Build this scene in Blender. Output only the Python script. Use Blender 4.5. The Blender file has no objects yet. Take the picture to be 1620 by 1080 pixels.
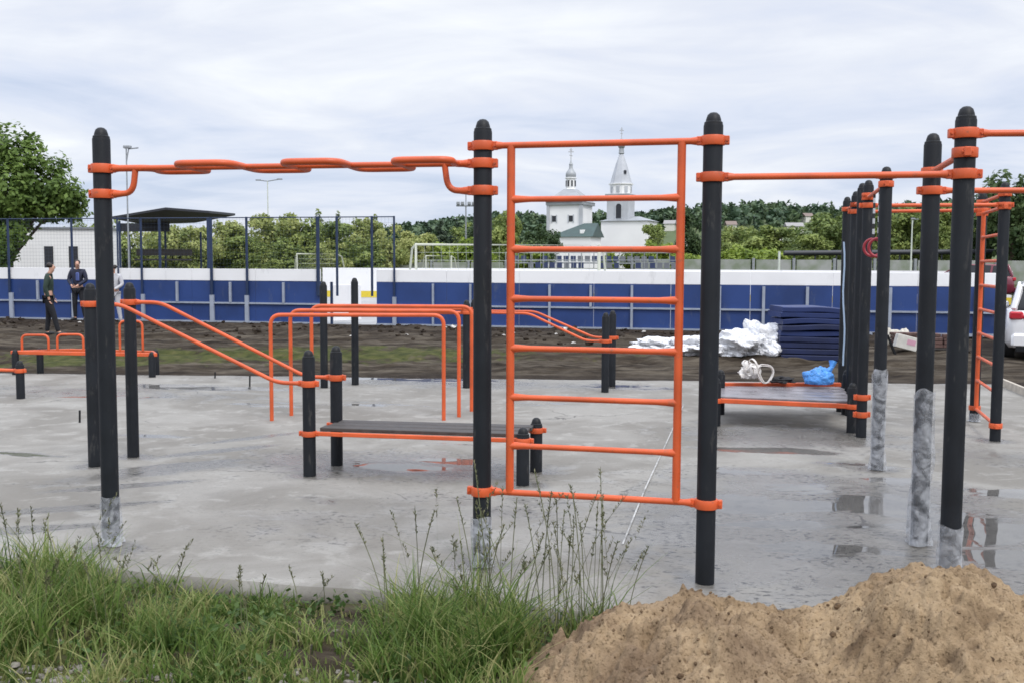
import bpy, math, random
import numpy as np
from mathutils import Vector, Matrix, noise as mnoise
random.seed(7); RNG = np.random.default_rng(11)
R = math.radians
C = bpy.context.scene.collection
SC = bpy.context.scene

# ---------------------------------------------------------------- camera, sky, sun, exposure
FPX, PITCH, ROLL, CAMH = 1595.6, 0.0746, 0.0046, 1.7651
cam = bpy.data.cameras.new('camera'); co = bpy.data.objects.new('camera', cam); C.objects.link(co)
cam.sensor_width = 36; cam.lens = FPX/1620*36; cam.clip_start = 0.05; cam.clip_end = 8000
cp, sp, cr, sr = math.cos(PITCH), math.sin(PITCH), math.cos(ROLL), math.sin(ROLL)
UP0 = Vector((0, sp, cp)); FW = Vector((0, cp, -sp)); XR = Vector((1, 0, 0))
RT = XR*cr + UP0*sr; UPV = UP0*cr - XR*sr
M = Matrix((RT, UPV, -FW)).transposed().to_4x4(); M.translation = Vector((0, 0, CAMH))
co.matrix_world = M
SC.camera = co

world = bpy.data.worlds.new('World'); SC.world = world; world.use_nodes = True
SUN_EL, SUN_AZ = R(52), R(150)          # high behind the camera, a little to its right
def nd(nt, t, **kw):
    n = nt.nodes.new(t)
    for k, v in kw.items(): setattr(n, k, v)
    return n
wn = world.node_tree; wn.nodes.clear()
w_out = nd(wn, 'ShaderNodeOutputWorld'); w_bg = nd(wn, 'ShaderNodeBackground'); w_bg.inputs[1].default_value = 0.118
sky = nd(wn, 'ShaderNodeTexSky', sky_type='NISHITA'); sky.sun_disc = False; sky.sun_elevation = SUN_EL; sky.sun_rotation = SUN_AZ
tc = nd(wn, 'ShaderNodeTexCoord'); sx = nd(wn, 'ShaderNodeSeparateXYZ'); wn.links.new(tc.outputs['Generated'], sx.inputs[0])
def wmath(op, a, b=None, clamp=False):
    m = nd(wn, 'ShaderNodeMath', operation=op, use_clamp=clamp)
    for i, v in enumerate((a, b)):
        if v is None: continue
        if hasattr(v, 'is_linked'): wn.links.new(v, m.inputs[i])
        else: m.inputs[i].default_value = v
    return m.outputs[0]
zc = wmath('MAXIMUM', sx.outputs[2], 0.0)
den = wmath('ADD', zc, 0.16)
cx_ = wmath('DIVIDE', sx.outputs[0], den); cy_ = wmath('DIVIDE', sx.outputs[1], den)
cb = nd(wn, 'ShaderNodeCombineXYZ'); wn.links.new(cx_, cb.inputs[0]); wn.links.new(cy_, cb.inputs[1])
def wnoise(scale, det, dist, off):
    mp = nd(wn, 'ShaderNodeMapping'); mp.inputs['Location'].default_value = off; mp.inputs['Scale'].default_value = scale
    wn.links.new(cb.outputs[0], mp.inputs[0])
    n = nd(wn, 'ShaderNodeTexNoise'); n.inputs['Scale'].default_value = 1; n.inputs['Detail'].default_value = det
    n.inputs['Roughness'].default_value = 0.55; n.inputs['Distortion'].default_value = dist
    wn.links.new(mp.outputs[0], n.inputs['Vector']); return n.outputs['Fac']
n1 = wnoise((0.55, 0.75, 1), 6, 0.9, (3.1, 0.4, 0)); n2 = wnoise((1.5, 2.0, 1), 7, 0.8, (7.7, 2.0, 0))
mixn = wmath('ADD', wmath('MULTIPLY', n1, 0.68), wmath('MULTIPLY', n2, 0.32))
rmp = nd(wn, 'ShaderNodeValToRGB'); wn.links.new(mixn, rmp.inputs[0])
el = rmp.color_ramp.elements
el[0].position = 0.36; el[0].color = (5.2, 5.9, 7.4, 1); el[1].position = 0.62; el[1].color = (8.7, 8.9, 9.2, 1)
e = el.new(0.46); e.color = (6.6, 7.05, 8.2, 1); e = el.new(0.52); e.color = (7.3, 7.6, 8.4, 1)
mx = nd(wn, 'ShaderNodeMix', data_type='RGBA'); mx.inputs[0].default_value = 0.9
wn.links.new(sky.outputs[0], mx.inputs[6]); wn.links.new(rmp.outputs[0], mx.inputs[7])
gain = wmath('ADD', 1.0, wmath('MULTIPLY', wmath('MAXIMUM', wmath('SUBTRACT', zc, 0.28), 0.0), 2.3))   # overcast sky: brighter towards the zenith
vm = nd(wn, 'ShaderNodeVectorMath', operation='SCALE'); wn.links.new(mx.outputs[2], vm.inputs[0]); wn.links.new(gain, vm.inputs['Scale'])
wn.links.new(vm.outputs[0], w_bg.inputs[0]); wn.links.new(w_bg.outputs[0], w_out.inputs[0])

sl = bpy.data.lights.new('sun', 'SUN'); sl.energy = 1.5; sl.angle = R(14); sl.color = (1.0, 0.96, 0.9)
so = bpy.data.objects.new('sun', sl); C.objects.link(so)
sd = Vector((math.sin(SUN_AZ)*math.cos(SUN_EL), math.cos(SUN_AZ)*math.cos(SUN_EL), math.sin(SUN_EL)))
so.rotation_euler = sd.to_track_quat('Z', 'Y').to_euler(); so.location = (0, 0, 60)
SC.view_settings.view_transform = 'Standard'; SC.view_settings.look = 'None'
SC.view_settings.exposure = 0.0; SC.view_settings.gamma = 1.0
SC.cycles.use_denoising = True; SC.cycles.filter_width = 1.65
SC.cycles.max_bounces = 8; SC.cycles.transparent_max_bounces = 24

# ---------------------------------------------------------------- survey helpers (photo pixel -> place in the world)
def ray(u, v):
    d = RT*((u-810)/FPX) - UPV*((v-540)/FPX) + FW
    return d
def G(u, v, z=0.0):
    d = ray(u, v); t = (z-CAMH)/d.z
    return Vector((0, 0, CAMH)) + d*t
def V(u, v, Y):
    d = ray(u, v); return Vector((0, 0, CAMH)) + d*(Y/d.y)

# ---------------------------------------------------------------- materials
def mat(name, col, rough=0.6, metal=0.0, vary=0.0, vscale=8.0, bump=0.0, bscale=40.0, col2=None, spec=0.5, coat=0.0, scuff=None):
    m = bpy.data.materials.new(name); m.use_nodes = True; nt = m.node_tree
    b = nt.nodes['Principled BSDF']; b.inputs['Base Color'].default_value = (*col, 1)
    b.inputs['Roughness'].default_value = rough; b.inputs['Metallic'].default_value = metal
    b.inputs['Specular IOR Level'].default_value = spec; b.inputs['Coat Weight'].default_value = coat
    g = nd(nt, 'ShaderNodeNewGeometry')
    if vary or col2:
        n = nd(nt, 'ShaderNodeTexNoise'); n.inputs['Scale'].default_value = vscale; n.inputs['Detail'].default_value = 6
        nt.links.new(g.outputs['Position'], n.inputs['Vector'])
        r = nd(nt, 'ShaderNodeValToRGB'); nt.links.new(n.outputs['Fac'], r.inputs[0])
        c2 = col2 if col2 else tuple(max(0, c*(1-vary)) for c in col)
        r.color_ramp.elements[0].position = 0.36; r.color_ramp.elements[0].color = (*c2, 1)
        r.color_ramp.elements[1].position = 0.62; r.color_ramp.elements[1].color = (*col, 1)
        nt.links.new(r.outputs[0], b.inputs['Base Color'])
        if scuff:
            sc_, st_, sz, sth = scuff
            mp = nd(nt, 'ShaderNodeMapping'); mp.inputs['Scale'].default_value = st_; nt.links.new(g.outputs['Position'], mp.inputs[0])
            n2_ = nd(nt, 'ShaderNodeTexNoise'); n2_.inputs['Scale'].default_value = sz; n2_.inputs['Detail'].default_value = 8; n2_.inputs['Roughness'].default_value = .7; nt.links.new(mp.outputs[0], n2_.inputs['Vector'])
            m2 = nd(nt, 'ShaderNodeMapRange'); m2.inputs[1].default_value = .58; m2.inputs[2].default_value = .72; m2.inputs[4].default_value = sth; nt.links.new(n2_.outputs['Fac'], m2.inputs[0])
            mm = nd(nt, 'ShaderNodeMix', data_type='RGBA'); nt.links.new(m2.outputs[0], mm.inputs[0]); nt.links.new(r.outputs[0], mm.inputs[6]); mm.inputs[7].default_value = (*sc_, 1); nt.links.new(mm.outputs[2], b.inputs['Base Color'])
        mr = nd(nt, 'ShaderNodeMapRange'); mr.inputs[3].default_value = max(0.02, rough-0.12); mr.inputs[4].default_value = min(1, rough+0.12)
        nt.links.new(n.outputs['Fac'], mr.inputs[0]); nt.links.new(mr.outputs[0], b.inputs['Roughness'])
    if bump:
        n = nd(nt, 'ShaderNodeTexNoise'); n.inputs['Scale'].default_value = bscale; n.inputs['Detail'].default_value = 5
        nt.links.new(g.outputs['Position'], n.inputs['Vector'])
        bp = nd(nt, 'ShaderNodeBump'); bp.inputs['Strength'].default_value = bump; bp.inputs['Distance'].default_value = 0.02
        nt.links.new(n.outputs['Fac'], bp.inputs['Height']); nt.links.new(bp.outputs[0], b.inputs['Normal'])
    return m
def leafmat(name, dark, mid, light, trans=0.35):
    m = bpy.data.materials.new(name); m.use_nodes = True; nt = m.node_tree; nt.nodes.clear()
    o = nd(nt, 'ShaderNodeOutputMaterial'); a = nd(nt, 'ShaderNodeAttribute', attribute_name='tint')
    oi = nd(nt, 'ShaderNodeObjectInfo')
    ad = nd(nt, 'ShaderNodeMath', operation='MULTIPLY_ADD'); ad.inputs[1].default_value = 0.28
    sb = nd(nt, 'ShaderNodeMath', operation='SUBTRACT'); sb.inputs[1].default_value = 0.14
    nt.links.new(oi.outputs['Random'], ad.inputs[0]); nt.links.new(a.outputs['Fac'], ad.inputs[2]); nt.links.new(ad.outputs[0], sb.inputs[0])
    r = nd(nt, 'ShaderNodeValToRGB'); nt.links.new(sb.outputs[0], r.inputs[0])
    e = r.color_ramp.elements; e[0].position = 0.1; e[0].color = (*dark, 1); e[1].position = 0.95; e[1].color = (*light, 1)
    x = e.new(0.5); x.color = (*mid, 1)
    d = nd(nt, 'ShaderNodeBsdfPrincipled'); d.inputs['Roughness'].default_value = 0.6; d.inputs['Specular IOR Level'].default_value = 0.3
    t = nd(nt, 'ShaderNodeBsdfTranslucent'); ms = nd(nt, 'ShaderNodeMixShader'); ms.inputs[0].default_value = trans
    nt.links.new(r.outputs[0], d.inputs['Base Color']); nt.links.new(r.outputs[0], t.inputs['Color'])
    nt.links.new(d.outputs[0], ms.inputs[1]); nt.links.new(t.outputs[0], ms.inputs[2]); nt.links.new(ms.outputs[0], o.inputs[0])
    return m
def filmmat(name, col, alpha, rough=0.25, sc=14, crinkle=0, spread_=.28):
    m = bpy.data.materials.new(name); m.use_nodes = True; nt = m.node_tree; nt.nodes.clear()
    o = nd(nt, 'ShaderNodeOutputMaterial'); p = nd(nt, 'ShaderNodeBsdfPrincipled'); t = nd(nt, 'ShaderNodeBsdfTransparent')
    p.inputs['Base Color'].default_value = (*col, 1); p.inputs['Roughness'].default_value = rough
    g = nd(nt, 'ShaderNodeNewGeometry'); n = nd(nt, 'ShaderNodeTexNoise'); n.inputs['Scale'].default_value = sc; n.inputs['Detail'].default_value = 4
    n.inputs['Distortion'].default_value = 1.5
    nt.links.new(g.outputs['Position'], n.inputs['Vector'])
    mr = nd(nt, 'ShaderNodeMapRange'); mr.inputs[1].default_value = 0.35; mr.inputs[2].default_value = 0.65
    mr.inputs[3].default_value = max(0, alpha-spread_); mr.inputs[4].default_value = min(1, alpha+spread_)
    nt.links.new(n.outputs['Fac'], mr.inputs[0])
    if crinkle:
        v_ = nd(nt, 'ShaderNodeTexVoronoi', feature='DISTANCE_TO_EDGE'); v_.inputs['Scale'].default_value = 9; n3 = nd(nt, 'ShaderNodeTexNoise'); n3.inputs['Scale'].default_value = 5; n3.inputs['Detail'].default_value = 5
        ad_ = nd(nt, 'ShaderNodeMix', data_type='RGBA', blend_type='ADD'); ad_.inputs[0].default_value = .35; nt.links.new(g.outputs['Position'], n3.inputs['Vector']); nt.links.new(g.outputs['Position'], ad_.inputs[6]); nt.links.new(n3.outputs['Color'], ad_.inputs[7])
        nt.links.new(ad_.outputs[2], v_.inputs['Vector']); bp = nd(nt, 'ShaderNodeBump'); bp.inputs['Strength'].default_value = crinkle; bp.inputs['Distance'].default_value = .06; nt.links.new(v_.outputs['Distance'], bp.inputs['Height']); nt.links.new(bp.outputs[0], p.inputs['Normal'])
    ms = nd(nt, 'ShaderNodeMixShader'); nt.links.new(mr.outputs[0], ms.inputs[0])
    nt.links.new(t.outputs[0], ms.inputs[1]); nt.links.new(p.outputs[0], ms.inputs[2]); nt.links.new(ms.outputs[0], o.inputs[0])
    return m

MT = {}
MT['post'] = mat('graphite_powder_coat', (0.012, 0.0145, 0.019), 0.58, vary=0.3, vscale=5, bump=0.08, bscale=220, spec=.28, scuff=((.065, .063, .06), (1.5, 1.5, .35), 14, .8))
MT['cap'] = mat('black_plastic', (0.008, 0.009, 0.011), 0.5, spec=.3, bump=0.05, bscale=200)
MT['orange'] = mat('orange_powder_coat', (0.68, 0.112, 0.030), 0.45, vary=0.22, vscale=4, bump=0.05, bscale=150, scuff=((.26, .10, .055), (1, 1, 1), 22, .75))
MT['film'] = filmmat('clear_stretch_film', (0.58, 0.60, 0.64), 0.36, .28, 7, crinkle=.4, spread_=.22)
MT['board'] = mat('grey_board', (0.06, 0.052, 0.047), 0.6, vary=0.35, vscale=14, bump=0.2, bscale=60)
MT['platform'] = mat('worn_platform', (0.24, 0.225, 0.24), 0.3, col2=(0.14, 0.13, 0.14), vscale=5, bump=0.15, bscale=60)
MT['blue'] = mat('blue_board_paint', (0.019, 0.054, 0.205), 0.5, vary=0.32, vscale=.8, scuff=((.10, .12, .17), (2.2, 2.2, .7), 1.6, .55))
MT['white'] = mat('white_board_paint', (0.88, 0.88, 0.89), 0.45, vary=0.05, vscale=1.2, scuff=((.40, .40, .40), (1.5, 1.5, .5), 2.0, .35))
MT['railgrey'] = mat('pale_grey_paint', (0.34, 0.38, 0.46), 0.5, vary=0.15, vscale=4)
MT['bluepost'] = mat('dark_blue_paint', (0.014, 0.032, 0.085), 0.5, vary=0.2)
MT['wire'] = mat('net_wire', (0.05, 0.07, 0.11), 0.6)
MT['yellow'] = mat('yellow_kickstrip', (0.75, 0.58, 0.05), 0.5, vary=0.1)
MT['steelgrey'] = mat('galvanised', (0.32, 0.34, 0.36), 0.5, 0.3, vary=0.2)
MT['palepost'] = mat('pale_post_paint', (0.62, 0.66, 0.60), 0.55, vary=0.1)
MT['goal'] = mat('goal_white', (0.62, 0.64, 0.54), 0.5, vary=0.05)
MT['bark'] = mat('bark', (0.10, 0.075, 0.05), 0.9, vary=0.5, vscale=6, bump=0.5, bscale=20)
MT['skin'] = mat('skin', (0.50, 0.28, 0.20), 0.55)
MT['hair'] = mat('dark_hair', (0.02, 0.014, 0.011), 0.6)

# ---------------------------------------------------------------- mesh helpers
WL = {}                                                      # world location of every root empty
def empty(name, loc):
    o = bpy.data.objects.new(name, None); o.empty_display_size = 0.2; C.objects.link(o); o.location = loc
    WL[o.name] = Vector(loc); return o
def tag(o, label=None, cat=None, group=None, kind=None):
    if label: o['label'] = label
    if cat: o['category'] = cat
    if group: o['group'] = group
    if kind: o['kind'] = kind
    return o
def wloc(o):
    return WL.get(o.name, Vector((0, 0, 0))) if o else Vector((0, 0, 0))
class MB:
    def __init__(s): s.v = []; s.f = []; s.m = []; s.cur = 0
    def add(s, vs, fs):
        b = len(s.v); s.v += [Vector(v) for v in vs]; s.f += [[b+i for i in f] for f in fs]; s.m += [s.cur]*len(fs); return s
    def box(s, c, size, rz=0.0, ax=None, bev=0.0):
        c = Vector(c); hx, hy, hz = [q/2 for q in size]
        m = Matrix.Rotation(rz, 3, 'Z') if ax is None else ax
        if bev:
            b = min(bev, hx*.9, hy*.9, hz*.9); vs = []; idx = {}
            for sx_ in (-1, 1):
                for sy_ in (-1, 1):
                    for sz_ in (-1, 1):
                        for k in range(3):
                            p = [sx_*hx, sy_*hy, sz_*hz]
                            for j in range(3):
                                if j != k: p[j] -= (1 if p[j] > 0 else -1)*b
                            idx[(sx_, sy_, sz_, k)] = len(vs); vs.append(c + m @ Vector(p))
            fs = []
            S = (-1, 1)
            for k in range(3):
                a_, b_ = [j for j in range(3) if j != k]
                for q in S:
                    f = []
                    for (ea, eb) in ((-1, -1), (1, -1), (1, 1), (-1, 1)):
                        t = [0, 0, 0]; t[k] = q; t[a_] = ea; t[b_] = eb; f.append(idx[(*t, k)])
                    fs.append(f)
                for ea in S:                                     # edges running along axis k
                    for eb in S:
                        f = []
                        for q, kk in ((-1, a_), (-1, b_), (1, b_), (1, a_)):
                            t = [0, 0, 0]; t[k] = q; t[a_] = ea; t[b_] = eb; f.append(idx[(*t, kk)])
                        fs.append(f)
            for a_ in S:
                for b_ in S:
                    for c_ in S: fs.append([idx[(a_, b_, c_, k)] for k in range(3)])
            return s.add(vs, fs)
        vs = [c + m @ Vector((x*hx, y*hy, z*hz)) for x in (-1, 1) for y in (-1, 1) for z in (-1, 1)]
        return s.add(vs, [(0, 1, 3, 2), (4, 6, 7, 5), (0, 4, 5, 1), (2, 3, 7, 6), (0, 2, 6, 4), (1, 5, 7, 3)])
    def beam(s, p, q, w, h, bev=0.0):                          # box from p to q
        p, q = Vector(p), Vector(q); d = q-p; L = d.length; x = d/L
        u = Vector((0, 0, 1)) if abs(x.z) < 0.95 else Vector((0, 1, 0))
        y = u.cross(x).normalized(); z = x.cross(y)
        return s.box((p+q)/2, (L, w, h), ax=Matrix((x, y, z)).transposed(), bev=bev)
    def tube(s, pts, r, n=12, closed=False):
        pts = [Vector(p) for p in pts]; N = len(pts)
        rs = list(r) if hasattr(r, '__len__') else [r]*N
        t0 = (pts[1]-pts[0]).normalized()
        up = Vector((0, 0, 1)) if abs(t0.z) < 0.9 else Vector((1, 0, 0))
        nrm = (up - t0*up.dot(t0)).normalized(); vs = []; fs = []
        for i, p in enumerate(pts):
            if closed: t = (pts[(i+1) % N]-pts[i-1]).normalized()
            elif i == 0: t = (pts[1]-pts[0]).normalized()
            elif i == N-1: t = (pts[-1]-pts[-2]).normalized()
            else: t = ((pts[i+1]-p).normalized()+(p-pts[i-1]).normalized()).normalized()
            nrm = (nrm - t*nrm.dot(t)).normalized(); bn = t.cross(nrm)
            for k in range(n):
                a = 2*math.pi*k/n; vs.append(p + (nrm*math.cos(a)+bn*math.sin(a))*rs[i])
        for i in range(N if closed else N-1):
            j = (i+1) % N
            for k in range(n):
                k2 = (k+1) % n; fs.append((i*n+k, i*n+k2, j*n+k2, j*n+k))
        if not closed:
            fs.append(tuple(reversed(range(n)))); fs.append(tuple((N-1)*n+k for k in range(n)))
        return s.add(vs, fs)
    def lathe(s, prof, c, n=24, sx=1, sy=1, jitter=None):
        c = Vector(c); vs = []; fs = []
        for i, (r, z) in enumerate(prof):
            for k in range(n):
                a = 2*math.pi*k/n; rr = r if jitter is None else r*(1+jitter(i, k))
                vs.append(c + Vector((rr*math.cos(a)*sx, rr*math.sin(a)*sy, z)))
        for i in range(len(prof)-1):
            for k in range(n):
                k2 = (k+1) % n; fs.append((i*n+k, i*n+k2, (i+1)*n+k2, (i+1)*n+k))
        if prof[0][0] > 1e-6: fs.append(tuple(reversed(range(n))))
        if prof[-1][0] > 1e-6: fs.append(tuple((len(prof)-1)*n+k for k in range(n)))
        return s.add(vs, fs)
    def build(s, name, material, parent=None, smooth=True, sharp=40):
        me = bpy.data.meshes.new(name); off = wloc(parent)
        me.from_pydata([tuple(v-off) for v in s.v], [], s.f); me.update()
        mats = material if isinstance(material, (list, tuple)) else [material]
        for m in mats: me.materials.append(m)
        if len(mats) > 1: me.polygons.foreach_set('material_index', s.m)
        if smooth:
            me.polygons.foreach_set('use_smooth', [True]*len(me.polygons))
            try: me.set_sharp_from_angle(angle=R(sharp))
            except Exception: pass
        o = bpy.data.objects.new(name, me); C.objects.link(o)
        if parent: o.parent = parent
        WL[o.name] = Vector(off) if parent else Vector((0, 0, 0))
        return o
def grid_mesh(name, xs, ys, zf, material, parent=None, attrs=None, xyf=None):
    X, Y = np.meshgrid(xs, ys); nx, ny = len(xs), len(ys)
    P = [(float(a), float(b)) for a, b in zip(X.ravel(), Y.ravel())]
    if xyf: P = [xyf(a, b) for a, b in P]
    v = [(a, b, zf(a, b)) for a, b in P]
    i = np.arange((ny-1)*nx).reshape(ny-1, nx)[:, :-1].ravel()
    f = np.stack([i, i+1, i+nx+1, i+nx], 1).tolist()
    me = bpy.data.meshes.new(name); me.from_pydata(v, [], f); me.update(); me.materials.append(material)
    me.polygons.foreach_set('use_smooth', [True]*len(me.polygons))
    for an, fn in (attrs or {}).items():
        at = me.attributes.new(an, 'FLOAT', 'POINT'); at.data.foreach_set('value', [fn(a, b) for a, b in P])
    o = bpy.data.objects.new(name, me); C.objects.link(o)
    if parent: o.parent = parent
    return o
def quads_obj(name, Q, tint, material, parent=None):
    """Q: (N,4,3) corners, tint: (N,)"""
    N = len(Q); me = bpy.data.meshes.new(name); off = np.array(wloc(parent))
    me.vertices.add(4*N); me.vertices.foreach_set('co', (Q.reshape(-1, 3)-off).astype(np.float32).ravel())
    me.loops.add(4*N); me.loops.foreach_set('vertex_index', np.arange(4*N, dtype=np.int32))
    me.polygons.add(N); me.polygons.foreach_set('loop_start', np.arange(0, 4*N, 4, dtype=np.int32))
    try: me.polygons.foreach_set('loop_total', np.full(N, 4, dtype=np.int32))
    except Exception: pass
    me.update(calc_edges=True); me.materials.append(material)
    at = me.attributes.new('tint', 'FLOAT', 'FACE'); at.data.foreach_set('value', np.asarray(tint, dtype=np.float32))
    o = bpy.data.objects.new(name, me); C.objects.link(o)
    if parent: o.parent = parent
    return o
def fbm(x, y, z=0.0, o=4, h=0.9): return mnoise.fractal(Vector((x, y, z)), h, 2.0, o)
def sstep(a, b, x):
    t = max(0.0, min(1.0, (x-a)/(b-a))); return t*t*(3-2*t)

# ---------------------------------------------------------------- setting: ground, slab, rink floor
def wall_y(x): return 26.4 - 0.213*x                           # line of the rink boards
def near_edge(x): return 5.5 - 0.23*(x+1.3)                    # front edge of the concrete slab
def far_edge(x): return 15.75 - 0.06*x
def zground(x, y):
    if y < near_edge(x)+0.25 and y > -30:
        b = -0.085 + 0.035*fbm(x*1.3, y*1.3) + 0.012*fbm(x*9, y*9, 3)
        return b
    yw = wall_y(x)
    if y < far_edge(x)-0.3 and x < 7.4: return -0.16
    if y < yw+0.05:
        t = sstep(far_edge(x)-0.2, yw-3.5, y)
        rough = sstep(far_edge(x)-0.1, far_edge(x)+1.5, y)*sstep(0.3, 1.6, yw-y)
        z = -0.035 + 0.2*t + rough*(0.05*fbm(x*.7, y*.7) + 0.05*abs(fbm(x*1.2, y*3.4, 5)) + 0.03*fbm(x*3, y*7, 6) - 0.07*math.exp(-((math.sin(y*2.1+.25*x+.6*fbm(x*.4, 2))-1)/.25)**2))
        z += (0.16*math.exp(-((yw-2.7-y)/0.85)**2)*(0.55+0.7*fbm(x*.8, 4.4)) + .05*fbm(x*5, y*5, 3)*math.exp(-((yw-2.6-y)/1.2)**2))*rough
        if x > 8: z = z*(1-sstep(8, 10, x)) + (-0.03+0.1*t)*sstep(8, 10, x)
        return z
    if y < 52: return 0.10
    return 0.10 + 1.2*sstep(52, 140, y)
def zone_grass(x, y):
    if y < near_edge(x)+0.4: return 0.35 + 0.5*fbm(x*1.5, y*1.5)
    yw = wall_y(x)
    if y > yw+25: return 1.0
    g = math.exp(-((y-19.4-0.05*x)/1.3)**2)*sstep(-11, -7.5, x)*(.35+.65*sstep(1.0, -2.5, x))*sstep(4.5, 2.0, x)
    g += 0.55*math.exp(-((y-17.6)/0.7)**2)*math.exp(-((x+9.5)/2.5)**2)
    return g*(0.75+0.6*fbm(x*1.7, y*1.7))
def zone_dug(x, y):
    yw = wall_y(x)
    if y < far_edge(x)-1 or y > yw+.3: return 0.0
    return max(0, min(1, 1.2*math.exp(-((yw-1.9-y)/1.7)**2)*(.8+.7*fbm(x*.9, y*.9, 2)) + .8*math.exp(-((y-far_edge(x)-.3)/.35)**2)))
def ground_material():
    m = bpy.data.materials.new('soil_and_turf'); m.use_nodes = True; nt = m.node_tree; b = nt.nodes['Principled BSDF']
    b.inputs['Roughness'].default_value = 0.95; b.inputs['Specular IOR Level'].default_value = 0.12
    g = nd(nt, 'ShaderNodeNewGeometry'); at = nd(nt, 'ShaderNodeAttribute', attribute_name='grass')
    def ns(s, d=6):
        n = nd(nt, 'ShaderNodeTexNoise'); n.inputs['Scale'].default_value = s; n.inputs['Detail'].default_value = d
        nt.links.new(g.outputs['Position'], n.inputs['Vector']); return n.outputs['Fac']
    def ramp(src, stops):
        r = nd(nt, 'ShaderNodeValToRGB'); nt.links.new(src, r.inputs[0]); e = r.color_ramp.elements
        e[0].position, e[0].color = stops[0][0], (*stops[0][1], 1); e[1].position, e[1].color = stops[-1][0], (*stops[-1][1], 1)
        for p, c in stops[1:-1]: x = e.new(p); x.color = (*c, 1)
        return r.outputs[0]
    mpz = nd(nt, 'ShaderNodeMapping'); mpz.inputs['Scale'].default_value = (0.55, 2.2, 1); mpz.inputs['Rotation'].default_value = (0, 0, .12); nt.links.new(g.outputs['Position'], mpz.inputs[0])
    nz = nd(nt, 'ShaderNodeTexNoise'); nz.inputs['Scale'].default_value = 1.5; nz.inputs['Detail'].default_value = 11; nz.inputs['Roughness'].default_value = .66; nt.links.new(mpz.outputs[0], nz.inputs['Vector'])
    soil = ramp(nz.outputs['Fac'], [(0.34, (0.015, 0.011, 0.008)), (0.48, (0.040, 0.031, 0.022)), (0.64, (0.10, 0.084, 0.064))])
    turf = ramp(ns(5.0), [(0.3, (0.03, 0.036, 0.012)), (0.55, (0.062, 0.068, 0.022)), (0.75, (0.10, 0.09, 0.04))])
    ad = nd(nt, 'ShaderNodeMath', operation='ADD'); nt.links.new(at.outputs['Fac'], ad.inputs[0]); nt.links.new(ns(7), ad.inputs[1])
    mr = nd(nt, 'ShaderNodeMapRange'); mr.inputs[1].default_value = 0.75; mr.inputs[2].default_value = 1.05
    nt.links.new(ad.outputs[0], mr.inputs[0])
    dk = nd(nt, 'ShaderNodeAttribute', attribute_name='dug'); dm_ = nd(nt, 'ShaderNodeMix', data_type='RGBA'); nt.links.new(dk.outputs['Fac'], dm_.inputs[0]); nt.links.new(soil, dm_.inputs[6])
    nt.links.new(ramp(ns(9), [(0.35, (0.010, 0.007, 0.005)), (0.6, (0.030, 0.022, 0.017)), (0.75, (0.07, 0.055, 0.045))]), dm_.inputs[7]); soil = dm_.outputs[2]
    mxx = nd(nt, 'ShaderNodeMix', data_type='RGBA'); nt.links.new(mr.outputs[0], mxx.inputs[0]); nt.links.new(soil, mxx.inputs[6]); nt.links.new(turf, mxx.inputs[7])
    nt.links.new(mxx.outputs[2], b.inputs['Base Color'])
    bp = nd(nt, 'ShaderNodeBump'); bp.inputs['Strength'].default_value = 0.5; bp.inputs['Distance'].default_value = 0.03
    nt.links.new(ns(30, 8), bp.inputs['Height']); nt.links.new(bp.outputs[0], b.inputs['Normal'])
    return m
def spread(lo, hi, step, far_lo, far_hi, k=1.35):
    a = list(np.arange(lo, hi, step)); s = step; x = hi
    while x < far_hi: a.append(x); s *= k; x += s
    a.append(far_hi); s = step; x = lo; b = []
    while x > far_lo:
        s *= k; x -= s; b.append(max(x, far_lo))
    return np.array(sorted(set(b + a)))
gx = spread(-13.0, 13.0, 0.11, -1500, 1500)
gy = np.array(sorted(set(np.concatenate([spread(3.3, 6.2, 0.05, -30, 6.3), np.arange(6.5, 15, 1.0), np.arange(15.0, 31.0, 0.1), spread(31, 32, 0.5, 31, 1600)]))))
tag(grid_mesh('ground', gx, gy, zground, ground_material(), attrs={'grass': zone_grass, 'dug': zone_dug}), kind='structure')

# wet patches on the slab, plus painted contact shade at post bases: place (photo pixel), half-size in metres, strength
def blob(u, v, rx, ry, s, rot=-0.2):
    p = G(u, v); return (p.x, p.y, rx, ry, s, math.cos(rot), math.sin(rot))
PUDDLES = [blob(1405, 800, .34, .36, 1.0), blob(1540, 835, .5, .4, .75), blob(1300, 800, .38, .22, .6), blob(640, 738, .55, .2, .85), blob(720, 730, .35, .16, .9),
           blob(1230, 712, .6, .17, .95), blob(1190, 795, .5, .28, .85), blob(1260, 770, .4, .2, .6), blob(600, 640, .9, .3, .5), blob(240, 690, .5, .15, .6), blob(670, 600, 1.5, .35, .9), blob(1000, 612, .8, .3, .75), blob(300, 612, 1.4, .3, .7),
           blob(150, 625, 1.4, .35, .45), blob(430, 640, .7, .25, .5), blob(1600, 880, .5, .3, .7), blob(1480, 905, .4, .25, .5), blob(520, 790, .5, .2, .3), blob(60, 720, .9, .15, .45), blob(880, 640, .8, .25, .45)]
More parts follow.
